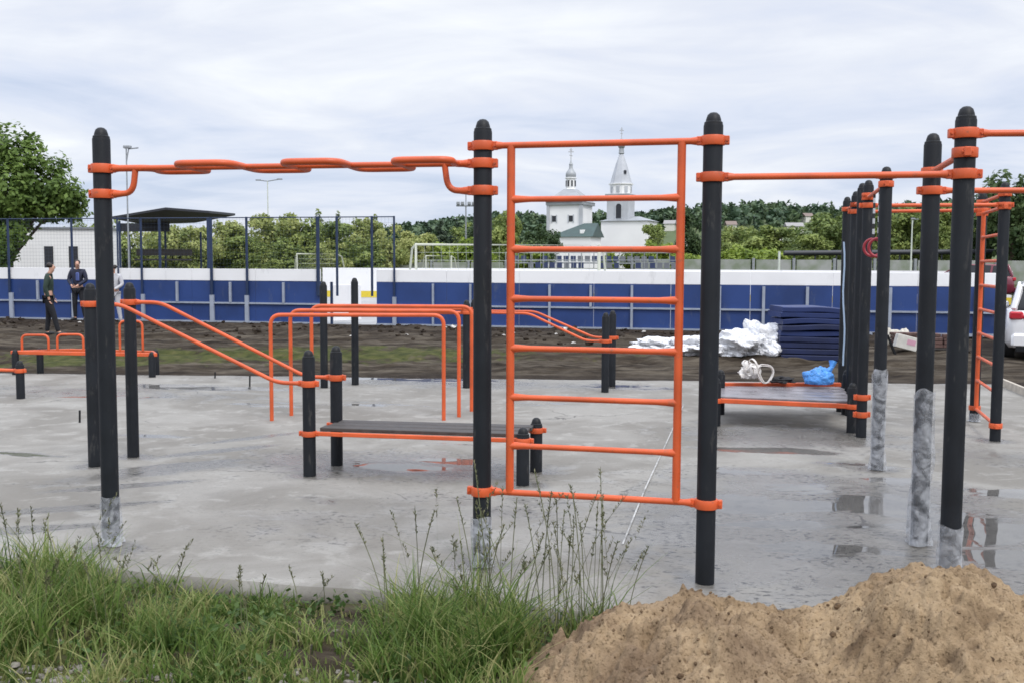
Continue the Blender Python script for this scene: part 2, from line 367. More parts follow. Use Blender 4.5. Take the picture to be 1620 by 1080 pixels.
DAMPS_AND_SHADE = [blob(1330, 840, 1.3, 1.5, .95), blob(1560, 900, 1.2, 1.0, .8), blob(1250, 690, 1.1, .7, .75), blob(620, 735, 1.3, .55, .75), blob(800, 800, 1.1, .5, .35),
         blob(1560, 720, .9, .6, .4), blob(150, 620, 3.0, .7, .4), blob(700, 605, 3.2, .7, .5), blob(250, 745, .9, .2, .7, .6), blob(20, 838, .40, .075, 1.8, .3), blob(110, 803, .42, .065, 1.8, .35), blob(200, 768, .42, .06, 1.8, .4), blob(285, 735, .45, .08, 1.8, .5), blob(350, 712, .4, .07, 1.7, .6), blob(400, 692, .4, .06, 1.5, .7),
         blob(480, 830, .9, .5, .3), blob(1500, 610, 1.3, .8, .2)]
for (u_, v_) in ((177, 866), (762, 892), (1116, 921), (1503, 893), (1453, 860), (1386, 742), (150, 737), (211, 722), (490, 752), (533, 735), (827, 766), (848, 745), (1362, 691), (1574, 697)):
    DAMPS_AND_SHADE.append(blob(u_, v_, .20, .13, .8)); DAMPS_AND_SHADE.append(blob(u_, v_, .085, .08, 1.3))  # contact shadow of each post, painted into the slab as a dark ring
PUDDLES += [blob(1330, 870, .6, .22, .58), blob(1250, 830, .6, .22, .58), blob(1180, 745, .6, .2, .5), blob(1350, 735, .5, .16, .5), blob(1430, 760, .35, .2, .6), blob(1590, 780, .4, .25, .6), blob(700, 700, .5, .2, .4)]
DAMPS_AND_SHADE += [blob(1230, 760, .9, .5, .6), blob(1420, 780, .8, .5, .7), blob(1330, 880, 1.0, .5, .5)]
def fieldof(bl, x, y):
    s = 0.0
    for (px, py, rx, ry, k, c, q) in bl:
        dx, dy = x-px, y-py; a = (dx*c+dy*q)/rx; b = (-dx*q+dy*c)/ry; d = a*a+b*b
        if d < 6: s = max(s, k*math.exp(-d*0.8))
    return s
def slab_material():
    m = bpy.data.materials.new('rain_wet_concrete'); m.use_nodes = True; nt = m.node_tree; b = nt.nodes['Principled BSDF']
    g = nd(nt, 'ShaderNodeNewGeometry'); P = g.outputs['Position']
    def ns(s, d=6, dist=0.0, stretch=None, rough=0.55):
        n = nd(nt, 'ShaderNodeTexNoise'); n.inputs['Scale'].default_value = s; n.inputs['Detail'].default_value = d
        n.inputs['Distortion'].default_value = dist; n.inputs['Roughness'].default_value = rough
        if stretch:
            mp = nd(nt, 'ShaderNodeMapping'); mp.inputs['Scale'].default_value = stretch; mp.inputs['Rotation'].default_value = (0, 0, 0.2)
            nt.links.new(P, mp.inputs[0]); nt.links.new(mp.outputs[0], n.inputs['Vector'])
        else: nt.links.new(P, n.inputs['Vector'])
        return n.outputs['Fac']
    def mth(op, a, c=None, d=None, clamp=False):
        k = nd(nt, 'ShaderNodeMath', operation=op, use_clamp=clamp)
        for i, v in enumerate((a, c, d)):
            if v is None: continue
            if hasattr(v, 'is_linked'): nt.links.new(v, k.inputs[i])
            else: k.inputs[i].default_value = v
        return k.outputs[0]
    def rng(x, a, c, lo=0.0, hi=1.0):
        k = nd(nt, 'ShaderNodeMapRange', interpolation_type='SMOOTHSTEP'); nt.links.new(x, k.inputs[0])
        for i, v in enumerate((a, c, lo, hi)): k.inputs[i+1].default_value = v
        return k.outputs[0]
    def mixc(f, a, c):
        k = nd(nt, 'ShaderNodeMix', data_type='RGBA')
        for i, v in ((0, f), (6, a), (7, c)):
            if hasattr(v, 'is_linked'): nt.links.new(v, k.inputs[i])
            elif i == 0: k.inputs[0].default_value = v
            else: k.inputs[i].default_value = (*v, 1)
        return k.outputs[2]
    wet = nd(nt, 'ShaderNodeAttribute', attribute_name='wet').outputs['Fac']; damp_and_shade = nd(nt, 'ShaderNodeAttribute', attribute_name='damp_and_shade').outputs['Fac']  # real dampness plus the contact shade painted round the posts
    big = ns(0.8, 9, 0.8, (0.9, 1.0, 1)); mid = ns(3.2, 10, 0.5, None, 0.62); fine = ns(45, 6, 0.0, None, 0.72); speck = ns(24, 4, 0.6, (0.8, 1.2, 1), 0.6)
    base = mixc(rng(big, 0.35, 0.65), (0.175, 0.163, 0.142), (0.268, 0.256, 0.232))
    base = mixc(rng(mid, 0.50, 0.68, 0, 0.7), base, (0.34, 0.328, 0.30))
    base = mixc(rng(mid, 0.47, 0.28, 0, 0.5), base, (0.19, 0.18, 0.162))
    base = mixc(rng(ns(9, 8, 0.4, None, 0.72), 0.46, 0.26, 0, 0.4), base, (0.17, 0.163, 0.15))
    base = mixc(rng(fine, 0.45, 0.28, 0, 0.65), base, (0.09, 0.087, 0.08))
    dm = mth('ADD', damp_and_shade, mth('MULTIPLY', mth('SUBTRACT', mid, 0.5), 1.1)); dmask = rng(dm, 0.12, 0.55)
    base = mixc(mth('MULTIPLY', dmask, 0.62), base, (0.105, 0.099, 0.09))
    sp_ = rng(speck, 0.47, 0.37)
    sp_ = mth('MULTIPLY', sp_, rng(ns(2.4, 6, 0.5), 0.36, 0.58)); sp_ = mth('MULTIPLY', sp_, rng(dm, 0.0, 0.45, 0.06, 1.0))
    base = mixc(sp_, base, (0.035, 0.033, 0.032))
    wm = mth('ADD', wet, mth('MULTIPLY', mth('SUBTRACT', ns(3.2, 6, 0.8, (0.6, 1.5, 1)), 0.5), 1.3)); wmask = rng(wm, 0.30, 0.52)
    base = mixc(mth('MULTIPLY', wmask, 0.55), base, (0.07, 0.068, 0.068))
    nt.links.new(base, b.inputs['Base Color'])
    vo = nd(nt, 'ShaderNodeTexVoronoi', feature='DISTANCE_TO_EDGE'); vo.inputs['Scale'].default_value = 0.42
    nz = nd(nt, 'ShaderNodeTexNoise'); nz.inputs['Scale'].default_value = 2.2; nz.inputs['Detail'].default_value = 6; nt.links.new(P, nz.inputs['Vector'])
    av = nd(nt, 'ShaderNodeMix', data_type='RGBA', blend_type='ADD'); av.inputs[0].default_value = 0.55; nt.links.new(P, av.inputs[6]); nt.links.new(nz.outputs['Color'], av.inputs[7]); nt.links.new(av.outputs[2], vo.inputs['Vector'])
    crk = mth('MULTIPLY', rng(vo.outputs['Distance'], 0.006, 0.0015), rng(big, 0.54, 0.60)); base = mixc(mth('MULTIPLY', crk, 0.75), base, (0.05, 0.047, 0.044)); nt.links.new(base, b.inputs['Base Color'])
    b.inputs['Specular IOR Level'].default_value = 0.42
    ro = mth('SUBTRACT', 0.78, mth('MULTIPLY', dmask, 0.54)); ro = mth('MULTIPLY', ro, mth('SUBTRACT', 1.0, mth('MULTIPLY', wmask, 0.93)))
    nt.links.new(ro, b.inputs['Roughness'])
    h = mth('ADD', mth('MULTIPLY', fine, 0.5), mth('ADD', mth('MULTIPLY', mid, 0.8), mth('MULTIPLY', speck, 0.6)))
    bp = nd(nt, 'ShaderNodeBump'); bp.inputs['Distance'].default_value = 0.012
    nt.links.new(h, bp.inputs['Height']); nt.links.new(mth('MULTIPLY', mth('SUBTRACT', 1.0, wmask), 0.45), bp.inputs['Strength']); nt.links.new(bp.outputs[0], b.inputs['Normal'])
    return m
MT['slab'] = slab_material()
NXS, NYS = 330, 250
def slab_xy(s, t):
    x0 = -14.0; xr = 7.25
    x = x0 + s*(xr-x0); yn = near_edge(x) + 0.03*fbm(x*2, 1.7); yf = far_edge(x) + 0.10*fbm(x*1.1, 8.8)
    y = yn + (t**1.5)*(yf-yn)
    x = x + (y-13)*0.2*sstep(0.6, 1.0, s)
    return (x, y)
so_ = grid_mesh('concrete_slab', np.linspace(0, 1, NXS), np.linspace(0, 1, NYS), lambda x, y: 0.004*fbm(x*.8, y*.8), MT['slab'],
                attrs={'wet': lambda x, y: fieldof(PUDDLES, x, y), 'damp_and_shade': lambda x, y: fieldof(DAMPS_AND_SHADE, x, y)}, xyf=slab_xy)
sm = so_.modifiers.new('thick', 'SOLIDIFY'); sm.thickness = 0.14; sm.offset = -1
tag(so_, kind='structure')
mb = MB()
pts = [G(1082, 640), G(1050, 710), G(1020, 775), G(985, 862)]
for a, c in zip(pts, pts[1:]):
    d = (c-a).normalized(); q = Vector((-d.y, d.x, 0))*0.006; mb.add([a-q+Vector((0, 0, .009)), a+q+Vector((0, 0, .009)), c+q+Vector((0, 0, .009)), c-q+Vector((0, 0, .009))], [(0, 1, 2, 3)])
tag(mb.build('chalk_line', mat('chalk', (0.46, 0.455, 0.44), 0.9, vary=0.5, vscale=7)), kind='structure')
mb = MB(); a = -16.5; bb = 12.6
mb.add([(a, wall_y(a)+.12, .125), (bb, wall_y(bb)+.12, .125), (bb+5, wall_y(bb)+25, .125), (a+5, wall_y(a)+25, .125)], [(0, 1, 2, 3)])
tag(mb.build('rink_floor', mat('rink_asphalt', (0.36, 0.36, 0.36), 0.7, vary=0.2, vscale=1.5), smooth=False), kind='structure')

# ---------------------------------------------------------------- workout equipment: posts, collars, bars
PR = 0.053
def post(parent, base, top, wrap=None, cap=True, r=PR, bulge=1.0):
    x, y = base[0], base[1]
    mb = MB(); mb.lathe([(r, -0.1), (r, top-0.075), (r*.97, top-0.068)], (x, y, 0), 28)
    p = mb.build('post', MT['post'], parent)
    mb = MB(); mb.lathe([(r*.96, top-0.069), (r*.93, top-0.055), (r*.80, top-0.05), (r*.76, top-0.038), (r*.62, top-0.016), (r*.36, top-0.004), (0.0005, top)], (x, y, 0), 24)
    mb.build('post_cap', MT['cap'], p)
    if wrap:
        h = wrap; rr = random.Random(int(x*991+y*77)); n, k = 36, 22; vs = []; fs = []
        ph = [rr.uniform(0, 6.3) for _ in range(4)]
        for j in range(k+1):
            t = j/k
            for i in range(n):
                a = 2*math.pi*i/n
                zt = h*(1+0.03*math.sin(a+ph[0])+0.012*math.sin(3*a+ph[1]))
                w = 0.004 + bulge*(0.007*abs(fbm(math.cos(a)*1.3+ph[2], math.sin(a)*1.3, h*t*5+a*.25, 3)) + 0.020*max(0, fbm(math.cos(a)*.8, math.sin(a)*.8+ph[3], h*t*2.5, 2)))
                w += 0.02*bulge*max(0, 1-t*6)*abs(math.sin(1.5*a+ph[1]))
                vs.append((x+(r+w)*math.cos(a), y+(r+w)*math.sin(a), 0.006+zt*t))
        for j in range(k):
            for i in range(n): fs.append((j*n+i, j*n+(i+1) % n, (j+1)*n+(i+1) % n, (j+1)*n+i))
        mb = MB(); mb.add(vs, fs); mb.build('plastic_wrap', MT['film'], p)
    return p
def collar(parent, base, z, d, h=0.052, r=PR, taper=0.0):
    """orange half-clamps round a post with two flanges; d = direction of the bar it carries, taper = reach of the socket"""
    d = Vector((d[0], d[1], 0)).normalized(); q = Vector((-d.y, d.x, 0)); c = Vector((base[0], base[1], z)); mb = MB()
    mb.lathe([(r+.001, -h/2), (r+.010, -h/2), (r+.012, -h/2+.004), (r+.012, h/2-.004), (r+.010, h/2), (r+.001, h/2)], c, 28)
    ax = Matrix((d, q, Vector((0, 0, 1)))).transposed()
    for s in (-1, 1): mb.box(c+d*s*(r+.018), (0.034, 0.034, h-.004), ax=ax, bev=.004)
    for s in (-1, 1):
        mb.tube([c+d*s*(r+.022)-q*.026, c+d*s*(r+.022)+q*.026], 0.007, 6)
    if taper: mb.tube([c+d*(r+.03), c+d*(r+.03+taper*.6), c+d*(r+.03+taper)], [h*.46, h*.34, h*.26], 12)
    return mb.build('collar', MT['orange'], parent)
def arc(c, a, b, n=7):
    """corner a-c-b replaced by a quadratic round"""
    c, a, b = Vector(c), Vector(a), Vector(b)
    return [a*(1-t)**2 + c*2*t*(1-t) + b*t*t for t in [i/n for i in range(n+1)]]
def rounded(pts, r, n=6):
    pts = [Vector(p) for p in pts]; out = [pts[0]]
    for a, c, b in zip(pts, pts[1:], pts[2:]):
        ra = min(r, (a-c).length*.48); rb = min(r, (b-c).length*.48)
        out += arc(c, c+(a-c).normalized()*ra, c+(b-c).normalized()*rb, n)
    return out + [pts[-1]]
def bar(parent, name, A, B, z, r=0.019, ca=True, cb_=True, zb=None, off=0.0):
    zb = z if zb is None else zb
    a = Vector((A[0], A[1], z)); b = Vector((B[0], B[1], zb)); d = (b-a).normalized(); q = Vector((-d.y, d.x, 0))*off
    mb = MB(); mb.tube([a+d*(PR+.02 if ca else 0)+q, b-d*(PR+.02 if cb_ else 0)+q], r, 14); o = mb.build(name, MT['orange'], parent)
    if ca: collar(o, A, z, d, taper=.06)
    if cb_: collar(o, B, zb, -d, taper=.06)
    return o
P1, P2, P3, P4, P5, P6 = (-2.528, 6.267), (-0.172, 5.839), (1.0875, 5.544), (2.348, 5.298), (2.614, 6.352), (3.212, 8.754)
P11, P12 = (3.66, 5.20), (3.92, 6.25)
T1, T2, T3, T4 = [tuple(G(u, v)[:2]) for u, v in ((1362, 691), (1353, 682), (1344, 657), (1331, 640))]
Q1, Q2 = [tuple(G(u, v)[:2]) for u, v in ((1574, 697), (1541, 666))]
rig = empty('workout_rig', (P3[0], P3[1], 0))
tag(rig, 'tall dark grey posts joined by orange pull-up bars, ladder and snake bar across the foreground', 'workout rig')
post(rig, P1, 2.6, wrap=0.30, bulge=1.4); post(rig, P2, 2.6, wrap=0.29, bulge=.5); post(rig, P3, 2.6); post(rig, P4, 2.6, wrap=0.40, bulge=.9)
post(rig, P5, 2.6, wrap=0.97, bulge=1.5); post(rig, P6, 2.63, wrap=0.86, bulge=1.2); post(rig, P11, 2.6); post(rig, P12, 2.6)
for t in (T1, T2, T3, T4): post(rig, t, 2.66)
post(rig, Q1, 2.63); post(rig, Q2, 2.63, wrap=0.09)
def ladder(parent, A, B, zt, zb, zs, r=0.020, inset=0.167):
    a = Vector((A[0], A[1], 0)); b = Vector((B[0], B[1], 0)); d = (b-a).normalized()
    o = empty('wall_ladder', tuple(a)); o.location = a-wloc(parent); o.parent = parent
    for z in (zt, zb):
        m_ = MB(); m_.tube([a+d*(PR+.03)+Vector((0, 0, z)), b-d*(PR+.03)+Vector((0, 0, z))], 0.0185, 14); m_.build('cross_rail', MT['orange'], o)
    for z in (zt, zb):
        collar(o, A, z, d, taper=.07); collar(o, B, z, -d, taper=.07)
    la, lb = a+d*inset, b-d*(inset)
    for p in (la, lb):
        m_ = MB(); m_.tube([p+Vector((0, 0, zb)), p+Vector((0, 0, zt))], 0.0235, 14); m_.build('side_rail', MT['orange'], o)
    for z in zs:
        m_ = MB(); L = (lb-la).length
        pts = [la+d*(L*t)+Vector((0, 0, z)) for t in (0.0, .035, .07, .12, .88, .93, .965, 1.0)]
        m_.tube(pts, [.024, .0225, .0195, .0165, .0165, .0195, .0225, .024], 12); m_.build('rung', MT['orange'], o)
    return o
zt, zb = 2.4476, 0.4517; st = (zt-zb)/8
# rung heights read off the left side rail
ladder(rig, P2, P3, zt, zb, [zt-.285*1.0-.02] + [zt-.305-.283*k for k in range(1, 6)])
bar(rig, 'pull_up_bar', P3, P4, 2.251, 0.018)
bar(rig, 'pull_up_bar', P4, P11, 2.46, 0.018); bar(rig, 'pull_up_bar', P4, P5, 2.36, 0.018)
bar(rig, 'pull_up_bar', P5, P12, 2.245, 0.018)
# snake bar between P1 and P2
a, b = Vector((*P1, 2.349)), Vector((*P2, 2.349)); d = (b-a).normalized(); q = Vector((-d.y, d.x, 0)); L = (b-a).length
zz = [(0.073, 0), (0.34, 0)]
s0 = 0.275; hp = 0.330; A_ = 0.235
for k in range(6):
    sgn = 1 if k % 2 == 0 else -1                                # +q is the far side
    zz += [(s0+k*hp-.012, sgn*A_), (s0+(k+1)*hp+.012, sgn*A_)]
zz += [(s0+6*hp-.03, 0), (L-0.073, 0)]
pl = rounded([a+d*s+q*t for s, t in zz], 0.10, 7)
mb = MB(); mb.tube(pl, 0.0205, 14); snake = mb.build('snake_bar', MT['orange'], rig)
mb = MB(); mb.tube([a+d*.07, b-d*.07], .0175, 14); mb.build('core_bar', MT['orange'], snake)
for B_, dd, sgn in ((P1, d, 1), (P2, -d, -1)):
    collar(snake, B_, 2.349, dd, taper=.08, h=.055); collar(snake, B_, 2.1945, dd, taper=.08, h=.055)
    e0 = Vector((*B_, 0)); mb = MB()
    mb.tube(rounded([e0+dd*.08+Vector((0, 0, 2.1945)), e0+dd*.205+Vector((0, 0, 2.197)), e0+dd*.225+Vector((0, 0, 2.349))], .09, 7), 0.0185, 12)
    mb.build('bracket', MT['orange'], snake)
# rear row: monkey rail P6 -> T4, two cross bars to the right-hand posts, their ladder
def seg(Aq, Bq, z, r=.019):
    return bar(rig, 'monkey_bar_rail', Aq, Bq, z, r)
seg(P6, T1, 2.48); seg(T1, T3, 2.50); seg(T3, T4, 2.50)
collar(rig, P6, 2.55, (1, -.2))
bar(rig, 'pull_up_bar', T1, Q1, 2.40, .019); bar(rig, 'pull_up_bar', T3, Q2, 2.42, .019); bar(rig, 'pull_up_bar', Q2, Q1, 2.51, .018)
ladder(rig, Q2, Q1, 2.38, .16, [2.38-.27*k for k in range(1, 8)], inset=.11)
for z in (1.1, .42, .24): collar(rig, T1, z if z < 1 else .40, (1, 0), h=.06) if z < 1 else None
# gym rings
p6, t1 = Vector((*P6, 2.48)), Vector((*T1, 2.48)); RINGM = mat('dark_red_plastic', (0.30, 0.022, 0.035), 0.4, vary=.2); STR = mat('pale_chain', (.55, .56, .58), .4, .3)
BLK = mat('black_sleeve', (.02, .02, .022), .6)
rings = []
for k, (t, du) in enumerate(((.60, 0), (.30, 0))):
    c = p6.lerp(t1, t); zc_ = V(1381, 392, c.y).z
    rb = empty('gym_ring', (c.x, c.y, zc_))
    tag(rb, ['dark red gym ring on a pale chain nearer the tall wrapped post', 'dark red gym ring hanging behind the wrapped post, closer to camera'][k] if k == 0 else 'dark red gym ring hidden mostly behind the wrapped post, nearest camera', 'gym ring', 'gym rings under the overhead rail')
    mb = MB(); mb.tube([Vector((c.x+.083*math.cos(a)*.93, c.y+.083*math.cos(a)*-.36, zc_+.083*math.sin(a))) for a in np.linspace(0, 2*math.pi, 28, endpoint=False)], .014, 10, True)
    mb.build('ring', RINGM, rb)
    mb = MB(); mb.cur = 0
    zt_ = 2.48
    for j in range(9):
        z0 = zc_+.08+(zt_-zc_-.08)*j/9; z1 = zc_+.08+(zt_-zc_-.08)*(j+1)/9
        mb.cur = 0 if j % 2 else 1; mb.tube([(c.x, c.y, z0), (c.x, c.y, z1)], .012, 8)
    mb.build('chain', [STR, BLK], rb)

# incline dip stations (near one with bench, far one)
def incline_station(label, b1, b2, b3, b4, z1, z2, ch, cl, flat, bench=None):
    root = empty('incline_dip_station', (b3[0], b3[1], 0)); tag(root, label, 'exercise station', 'incline dip stations')
    post(root, b1, z1); post(root, b2, z1); post(root, b3, z2); post(root, b4, z2)
    for A, B, f in ((b1, b3, flat[0]), (b2, b4, flat[1])):
        a, b = Vector((*A, 0)), Vector((*B, 0)); d = (b-a).normalized(); L = (b-a).length
        pts = rounded([a+d*.06+Vector((0, 0, ch)), a+d*f+Vector((0, 0, ch)), b-d*.28+Vector((0, 0, cl)), b-d*.06+Vector((0, 0, cl))], .09, 5)
        mb = MB(); mb.tube(pts, .0175, 12); o = mb.build('sloping_bar', MT['orange'], root)
        collar(o, A, ch, d, taper=.05); collar(o, B, cl, -d, taper=.05)
    if bench:
        b5, b6, z5, zs = bench
        post(root, b5, z5); post(root, b6, z5)
        for A, B in ((b3, b5), (b4, b6)):
            a, b = Vector((*A, zs)), Vector((*B, zs)); d = (b-a).normalized()
            mb = MB(); mb.beam(a+d*.06, b-d*.06, .035, .034, bev=.004); o = mb.build('bench_rail', MT['orange'], root)
            collar(o, A, zs, d, h=.045); collar(o, B, zs, -d, h=.045)
        a3, a4, a5, a6 = [Vector((*q, zs+.034)) for q in (b3, b4, b5, b6)]
        d = (a5-a3).normalized(); w = (a4-a3)
        mb = MB()
        for k in range(3):
            t0, t1_ = .03+k*.32, .03+k*.32+.295
            m_ = a3.lerp(a4, (t0+t1_)/2); n_ = a5.lerp(a6, (t0+t1_)/2)
            mb.beam(m_+d*.075, n_-d*.01, w.length*.29, .032, bev=.004)
        mb.build('bench_board', MT['board'], root)
    return root
g2 = lambda u, v: tuple(G(u, v)[:2])
incline_station('near sloping orange parallel bars on four dark posts with a grey sit-up bench', g2(150, 737), g2(211, 722), g2(490, 752), g2(533, 735), 1.60, 1.06, 1.42, .78, (.28, .30),
                (g2(827, 766), g2(848, 745), .47, .36))
FAR = incline_station('far sloping orange parallel bars on dark posts at the back edge of the slab', g2(738, 613), g2(750, 606), g2(957, 620), g2(968, 611), 1.27, 1.12, 1.09, .72, (.92, .92))

# three nested dip bars
for k, (l, r_, ht, lb) in enumerate(((g2(430, 665), g2(702, 664), 1.20, 'front'), (g2(461, 657), g2(726, 659), 1.235, 'middle'), (g2(494, 648), g2(746, 650), 1.27, 'rear'))):
    mb = MB(); a, b = Vector((*l, 0)), Vector((*r_, 0)); up = Vector((0, 0, ht)); dn = Vector((0, 0, -.05))
    mb.tube(rounded([a+dn, a+up, b+up, b+dn], .12, 7), .0225, 12)
    o = mb.build('dip_bar', MT['orange']); tag(o, f'{lb} one of three thin orange dip bars standing in parallel in mid slab', 'dip bar', 'orange dip bars in mid slab')
for (u, v, h), D_, zq in (((513, 613, 1.53), g2(738, 613), 1.14), ((562, 608, 1.58), g2(750, 606), 1.06)):
    post(FAR, g2(u, v), h); bar(FAR, 'parallel_bar', g2(u, v), D_, zq, .024)

# push-up bench on the left and low beam before it
def pushup_bench():
    a, b, c_ = G(25, 592), G(64, 589), G(241, 596); root = empty('push_up_bench', (b.x, b.y, 0))
    tag(root, 'long low orange bench with push-up handles, in front of the walking boy', 'exercise bench')
    for p in (a, b, c_): post(root, (p.x, p.y), .40)
    e = Vector((c_.x-.1, c_.y+.45, 0)); post(root, (e.x, e.y), .40)
    l0, l1 = V(18, 560, a.y+.05), V(246, 556, c_.y); zb_ = .35; l0.z = l1.z = zb_
    m0, m1 = l0+Vector((.75, .42, 0)), l1+Vector((-.2, .42, 0))
    mb = MB(); mb.beam(l0, l1, .05, .055, .005); mb.beam(m0, m1, .05, .055, .005); mb.beam(l0, m0, .05, .054, .005); mb.beam(l1, m1, .05, .054, .005)
    mb.build('frame', MT['orange'], root)
    for x0, x1, top, dy in ((35, 77, .25, .1), (91, 132, .26, .12), (190, 226, .48, .1)):
        p, q = V(x0, 553, l0.y+dy), V(x1, 553, l0.y+dy); p.z = q.z = zb_+.02; u_ = Vector((0, 0, top))
        mb = MB(); mb.tube(rounded([p, p+u_, q+u_, q], .09, 5), .019, 10); mb.build('handle', MT['orange'], root)
    return root
pushup_bench()
p = G(33, 630); rt = empty('low_beam', (p.x, p.y, 0)); tag(rt, 'short dark post with a low orange rail running out of frame at left', 'exercise beam')
post(rt, (p.x, p.y), .50); bar(rt, 'rail', (p.x, p.y), (p.x-1.5, p.y+.35), .37, .022, True, False)
post(rt, (p.x-1.5, p.y+.35), .50)

# platform bench at the right
def platform():
    fl, fr = G(1132, 673), G(1347, 684); bl_, br = G(1139, 655), G(1338, 655)
    root = empty('platform_bench', (fl.x, fl.y, 0)); tag(root, 'low platform bench with grey deck and two orange rails at right, bags lying on it', 'exercise bench')
    for p in (fl, bl_): post(root, (p.x, p.y), .54)
    for p in (fr, br): post(root, (p.x, p.y), .54)
    z = .285
    mb = MB(); d = (fr-fl).normalized()
    f0, f1 = fl+Vector((0, 0, z)), fr+Vector((0, 0, z)); b0, b1 = bl_+Vector((0, .22, .335)), br+Vector((0, .22, .335))
    for A, B in ((f0, f1), (b0, b1)):
        m_ = MB(); m_.beam(A, B, .05, .05, .005); o = m_.build('deck_rail', MT['orange'], root)
        collar(o, (A.x, A.y), A.z, d) if A is f0 else None
        collar(o, (B.x, B.y), B.z, -d) if A is f0 else None
    mb = MB(); n = 5
    for k in range(n):
        t = (k+.5)/n; mb.beam(f0.lerp(b0, t*.92+.03)+Vector((0, 0, .03-.05*t)), f1.lerp(b1, t*.92+.03)+Vector((0, 0, .03-.05*t)), (b0-f0).length/n*.955, .024, .004)
    mb.build('deck', MT['platform'], root)
    for p in (b0, b1):
        m_ = MB(); m_.tube([(p.x, p.y, -.05), (p.x, p.y, .27)], .045, 14); m_.build('post', MT['post'], root)
    return f0, f1, b0, b1
PF = platform()

# ---------------------------------------------------------------- crumpled things: bags, tape, sheeting
def crumple(name, c, size, material, seed, n=30, amp=.35, freq=2.2, parent=None, flat=.0, pw=1.0):
    vs = []; fs = []; m_ = n//2; c = Vector(c)
    for j in range(m_+1):
        th = math.pi*j/m_
        for i in range(n):
            ph = 2*math.pi*i/n; d = Vector((math.sin(th)*math.cos(ph), math.sin(th)*math.sin(ph), math.cos(th)))
            f = 1 + amp*fbm(d.x*freq+seed, d.y*freq, d.z*freq, 3, 1.0) - amp*.45*abs(fbm(d.x*freq*1.6, d.y*freq*1.6+seed, d.z*freq*1.6, 2)) + amp*.10*fbm(d.x*freq*4, d.y*freq*4, d.z*freq*4+seed, 2)
            z = max(d.z*f, -.55); vs.append(c + Vector((d.x*f*size[0], d.y*f*size[1], (z+.55)*size[2])))
    for j in range(m_):
        for i in range(n): fs.append((j*n+i, (j+1)*n+i, (j+1)*n+(i+1) % n, j*n+(i+1) % n))
    mb = MB(); mb.add(vs, fs); return mb.build(name, material, parent, sharp=70)
BAGB = filmmat('thin_blue_bag', (.09, .33, .80), 1.0, .3, crinkle=.5); TAPE = mat('white_plastic_tape', (.78, .74, .70), .4, vary=.15, vscale=12)
SHEET = filmmat('white_sheeting', (.86, .87, .90), 1.2, .4, crinkle=.9)
dz = Vector((0, 0, .045)); bp_ = PF[0].lerp(PF[1], .80).lerp(PF[2].lerp(PF[3], .80), .85)+dz
bag = crumple('plastic_bag', bp_+Vector((.02, 0, 0)), (.19, .16, .125), BAGB, 3.3, n=48, amp=.30, freq=1.5); tag(bag, 'small knotted blue plastic bag lying on the platform bench', 'plastic bag')
mb = MB(); mb.tube([bp_+Vector((.10, 0, .12)), bp_+Vector((.17, 0, .20)), bp_+Vector((.19, .02, .27))], [.05, .025, .05], 10); mb.build('knot', BAGB, None).parent = bag
tp = PF[0].lerp(PF[1], .30).lerp(PF[2].lerp(PF[3], .30), .9)+dz
rt = empty('tape_bundle', tp); tag(rt, 'tangled bundle of white plastic tape lying on the platform bench', 'tape bundle')
mb = MB(); rr = random.Random(4)
def loop(c, r, w, tilt, tz, n=22):
    m3 = Matrix.Rotation(tz, 3, 'Z') @ Matrix.Rotation(tilt, 3, 'X'); vs = []; fs = []
    for i in range(n):
        a = 2*math.pi*i/n; k = r*(1+.12*math.sin(3*a+tz))
        for s in (-1, 1):
            for t in (0, .008): vs.append(Vector(c) + m3 @ Vector(((k+t)*math.cos(a), (k+t)*math.sin(a), s*w/2)))
    for i in range(n):
        j = (i+1) % n; b = i*4; e = j*4
        fs += [(b, e, e+2, b+2), (b+1, b+3, e+3, e+1), (b, b+1, e+1, e), (b+2, e+2, e+3, b+3)]
    return vs, fs
for k in range(9):
    c = tp+Vector((rr.uniform(-.07, .03), rr.uniform(-.08, .08), .14+rr.uniform(-.03, .06)))
    mb.add(*loop(c, rr.uniform(.05, .10), rr.uniform(.02, .04), rr.uniform(.6, 1.6), rr.uniform(0, 3)))
mb.add(*loop(tp+Vector((.11, -.06, .115)), .10, .035, 1.45, .25)); mb.add(*loop(tp+Vector((.13, -.02, .12)), .11, .03, 1.3, .5))
mb.build('tape_loops', TAPE, rt)
crumple('tape_wad', tp+Vector((-.06, .03, .05)), (.11, .09, .10), TAPE, 8.1, amp=.6, freq=3, parent=rt)
o = crumple('dark_cloth', PF[0].lerp(PF[1], .52).lerp(PF[2].lerp(PF[3], .52), .9)+dz, (.16, .10, .045), mat('black_rag', (.018, .018, .02), .9), 5.5, amp=.5)
tag(o, 'crumpled black rag lying between the white tape and the blue bag', 'rag')
st_ = V(1334, 383, T4[1]-.1); mb = MB(); pts = [V(1335+1.2*math.sin(k*1.1), 383+k*19.5, T4[1]-.1-.002*k) for k in range(11)]
for a, c in zip(pts, pts[1:]):
    w = Vector((.012, .005, 0)); mb.add([a-w, a+w, c+w, c-w, a-w+Vector((0, .004, 0)), a+w+Vector((0, .004, 0)), c+w+Vector((0, .004, 0)), c-w+Vector((0, .004, 0))], [(0, 1, 2, 3), (7, 6, 5, 4), (0, 3, 7, 4), (1, 5, 6, 2)])
o = mb.build('film_strip', mat('pale_blue_film', (.30, .40, .54), .4)); tag(o, 'narrow pale blue film strip hanging down the rearmost tall post', 'plastic strip')

def zg(x, y): return zground(x, y)
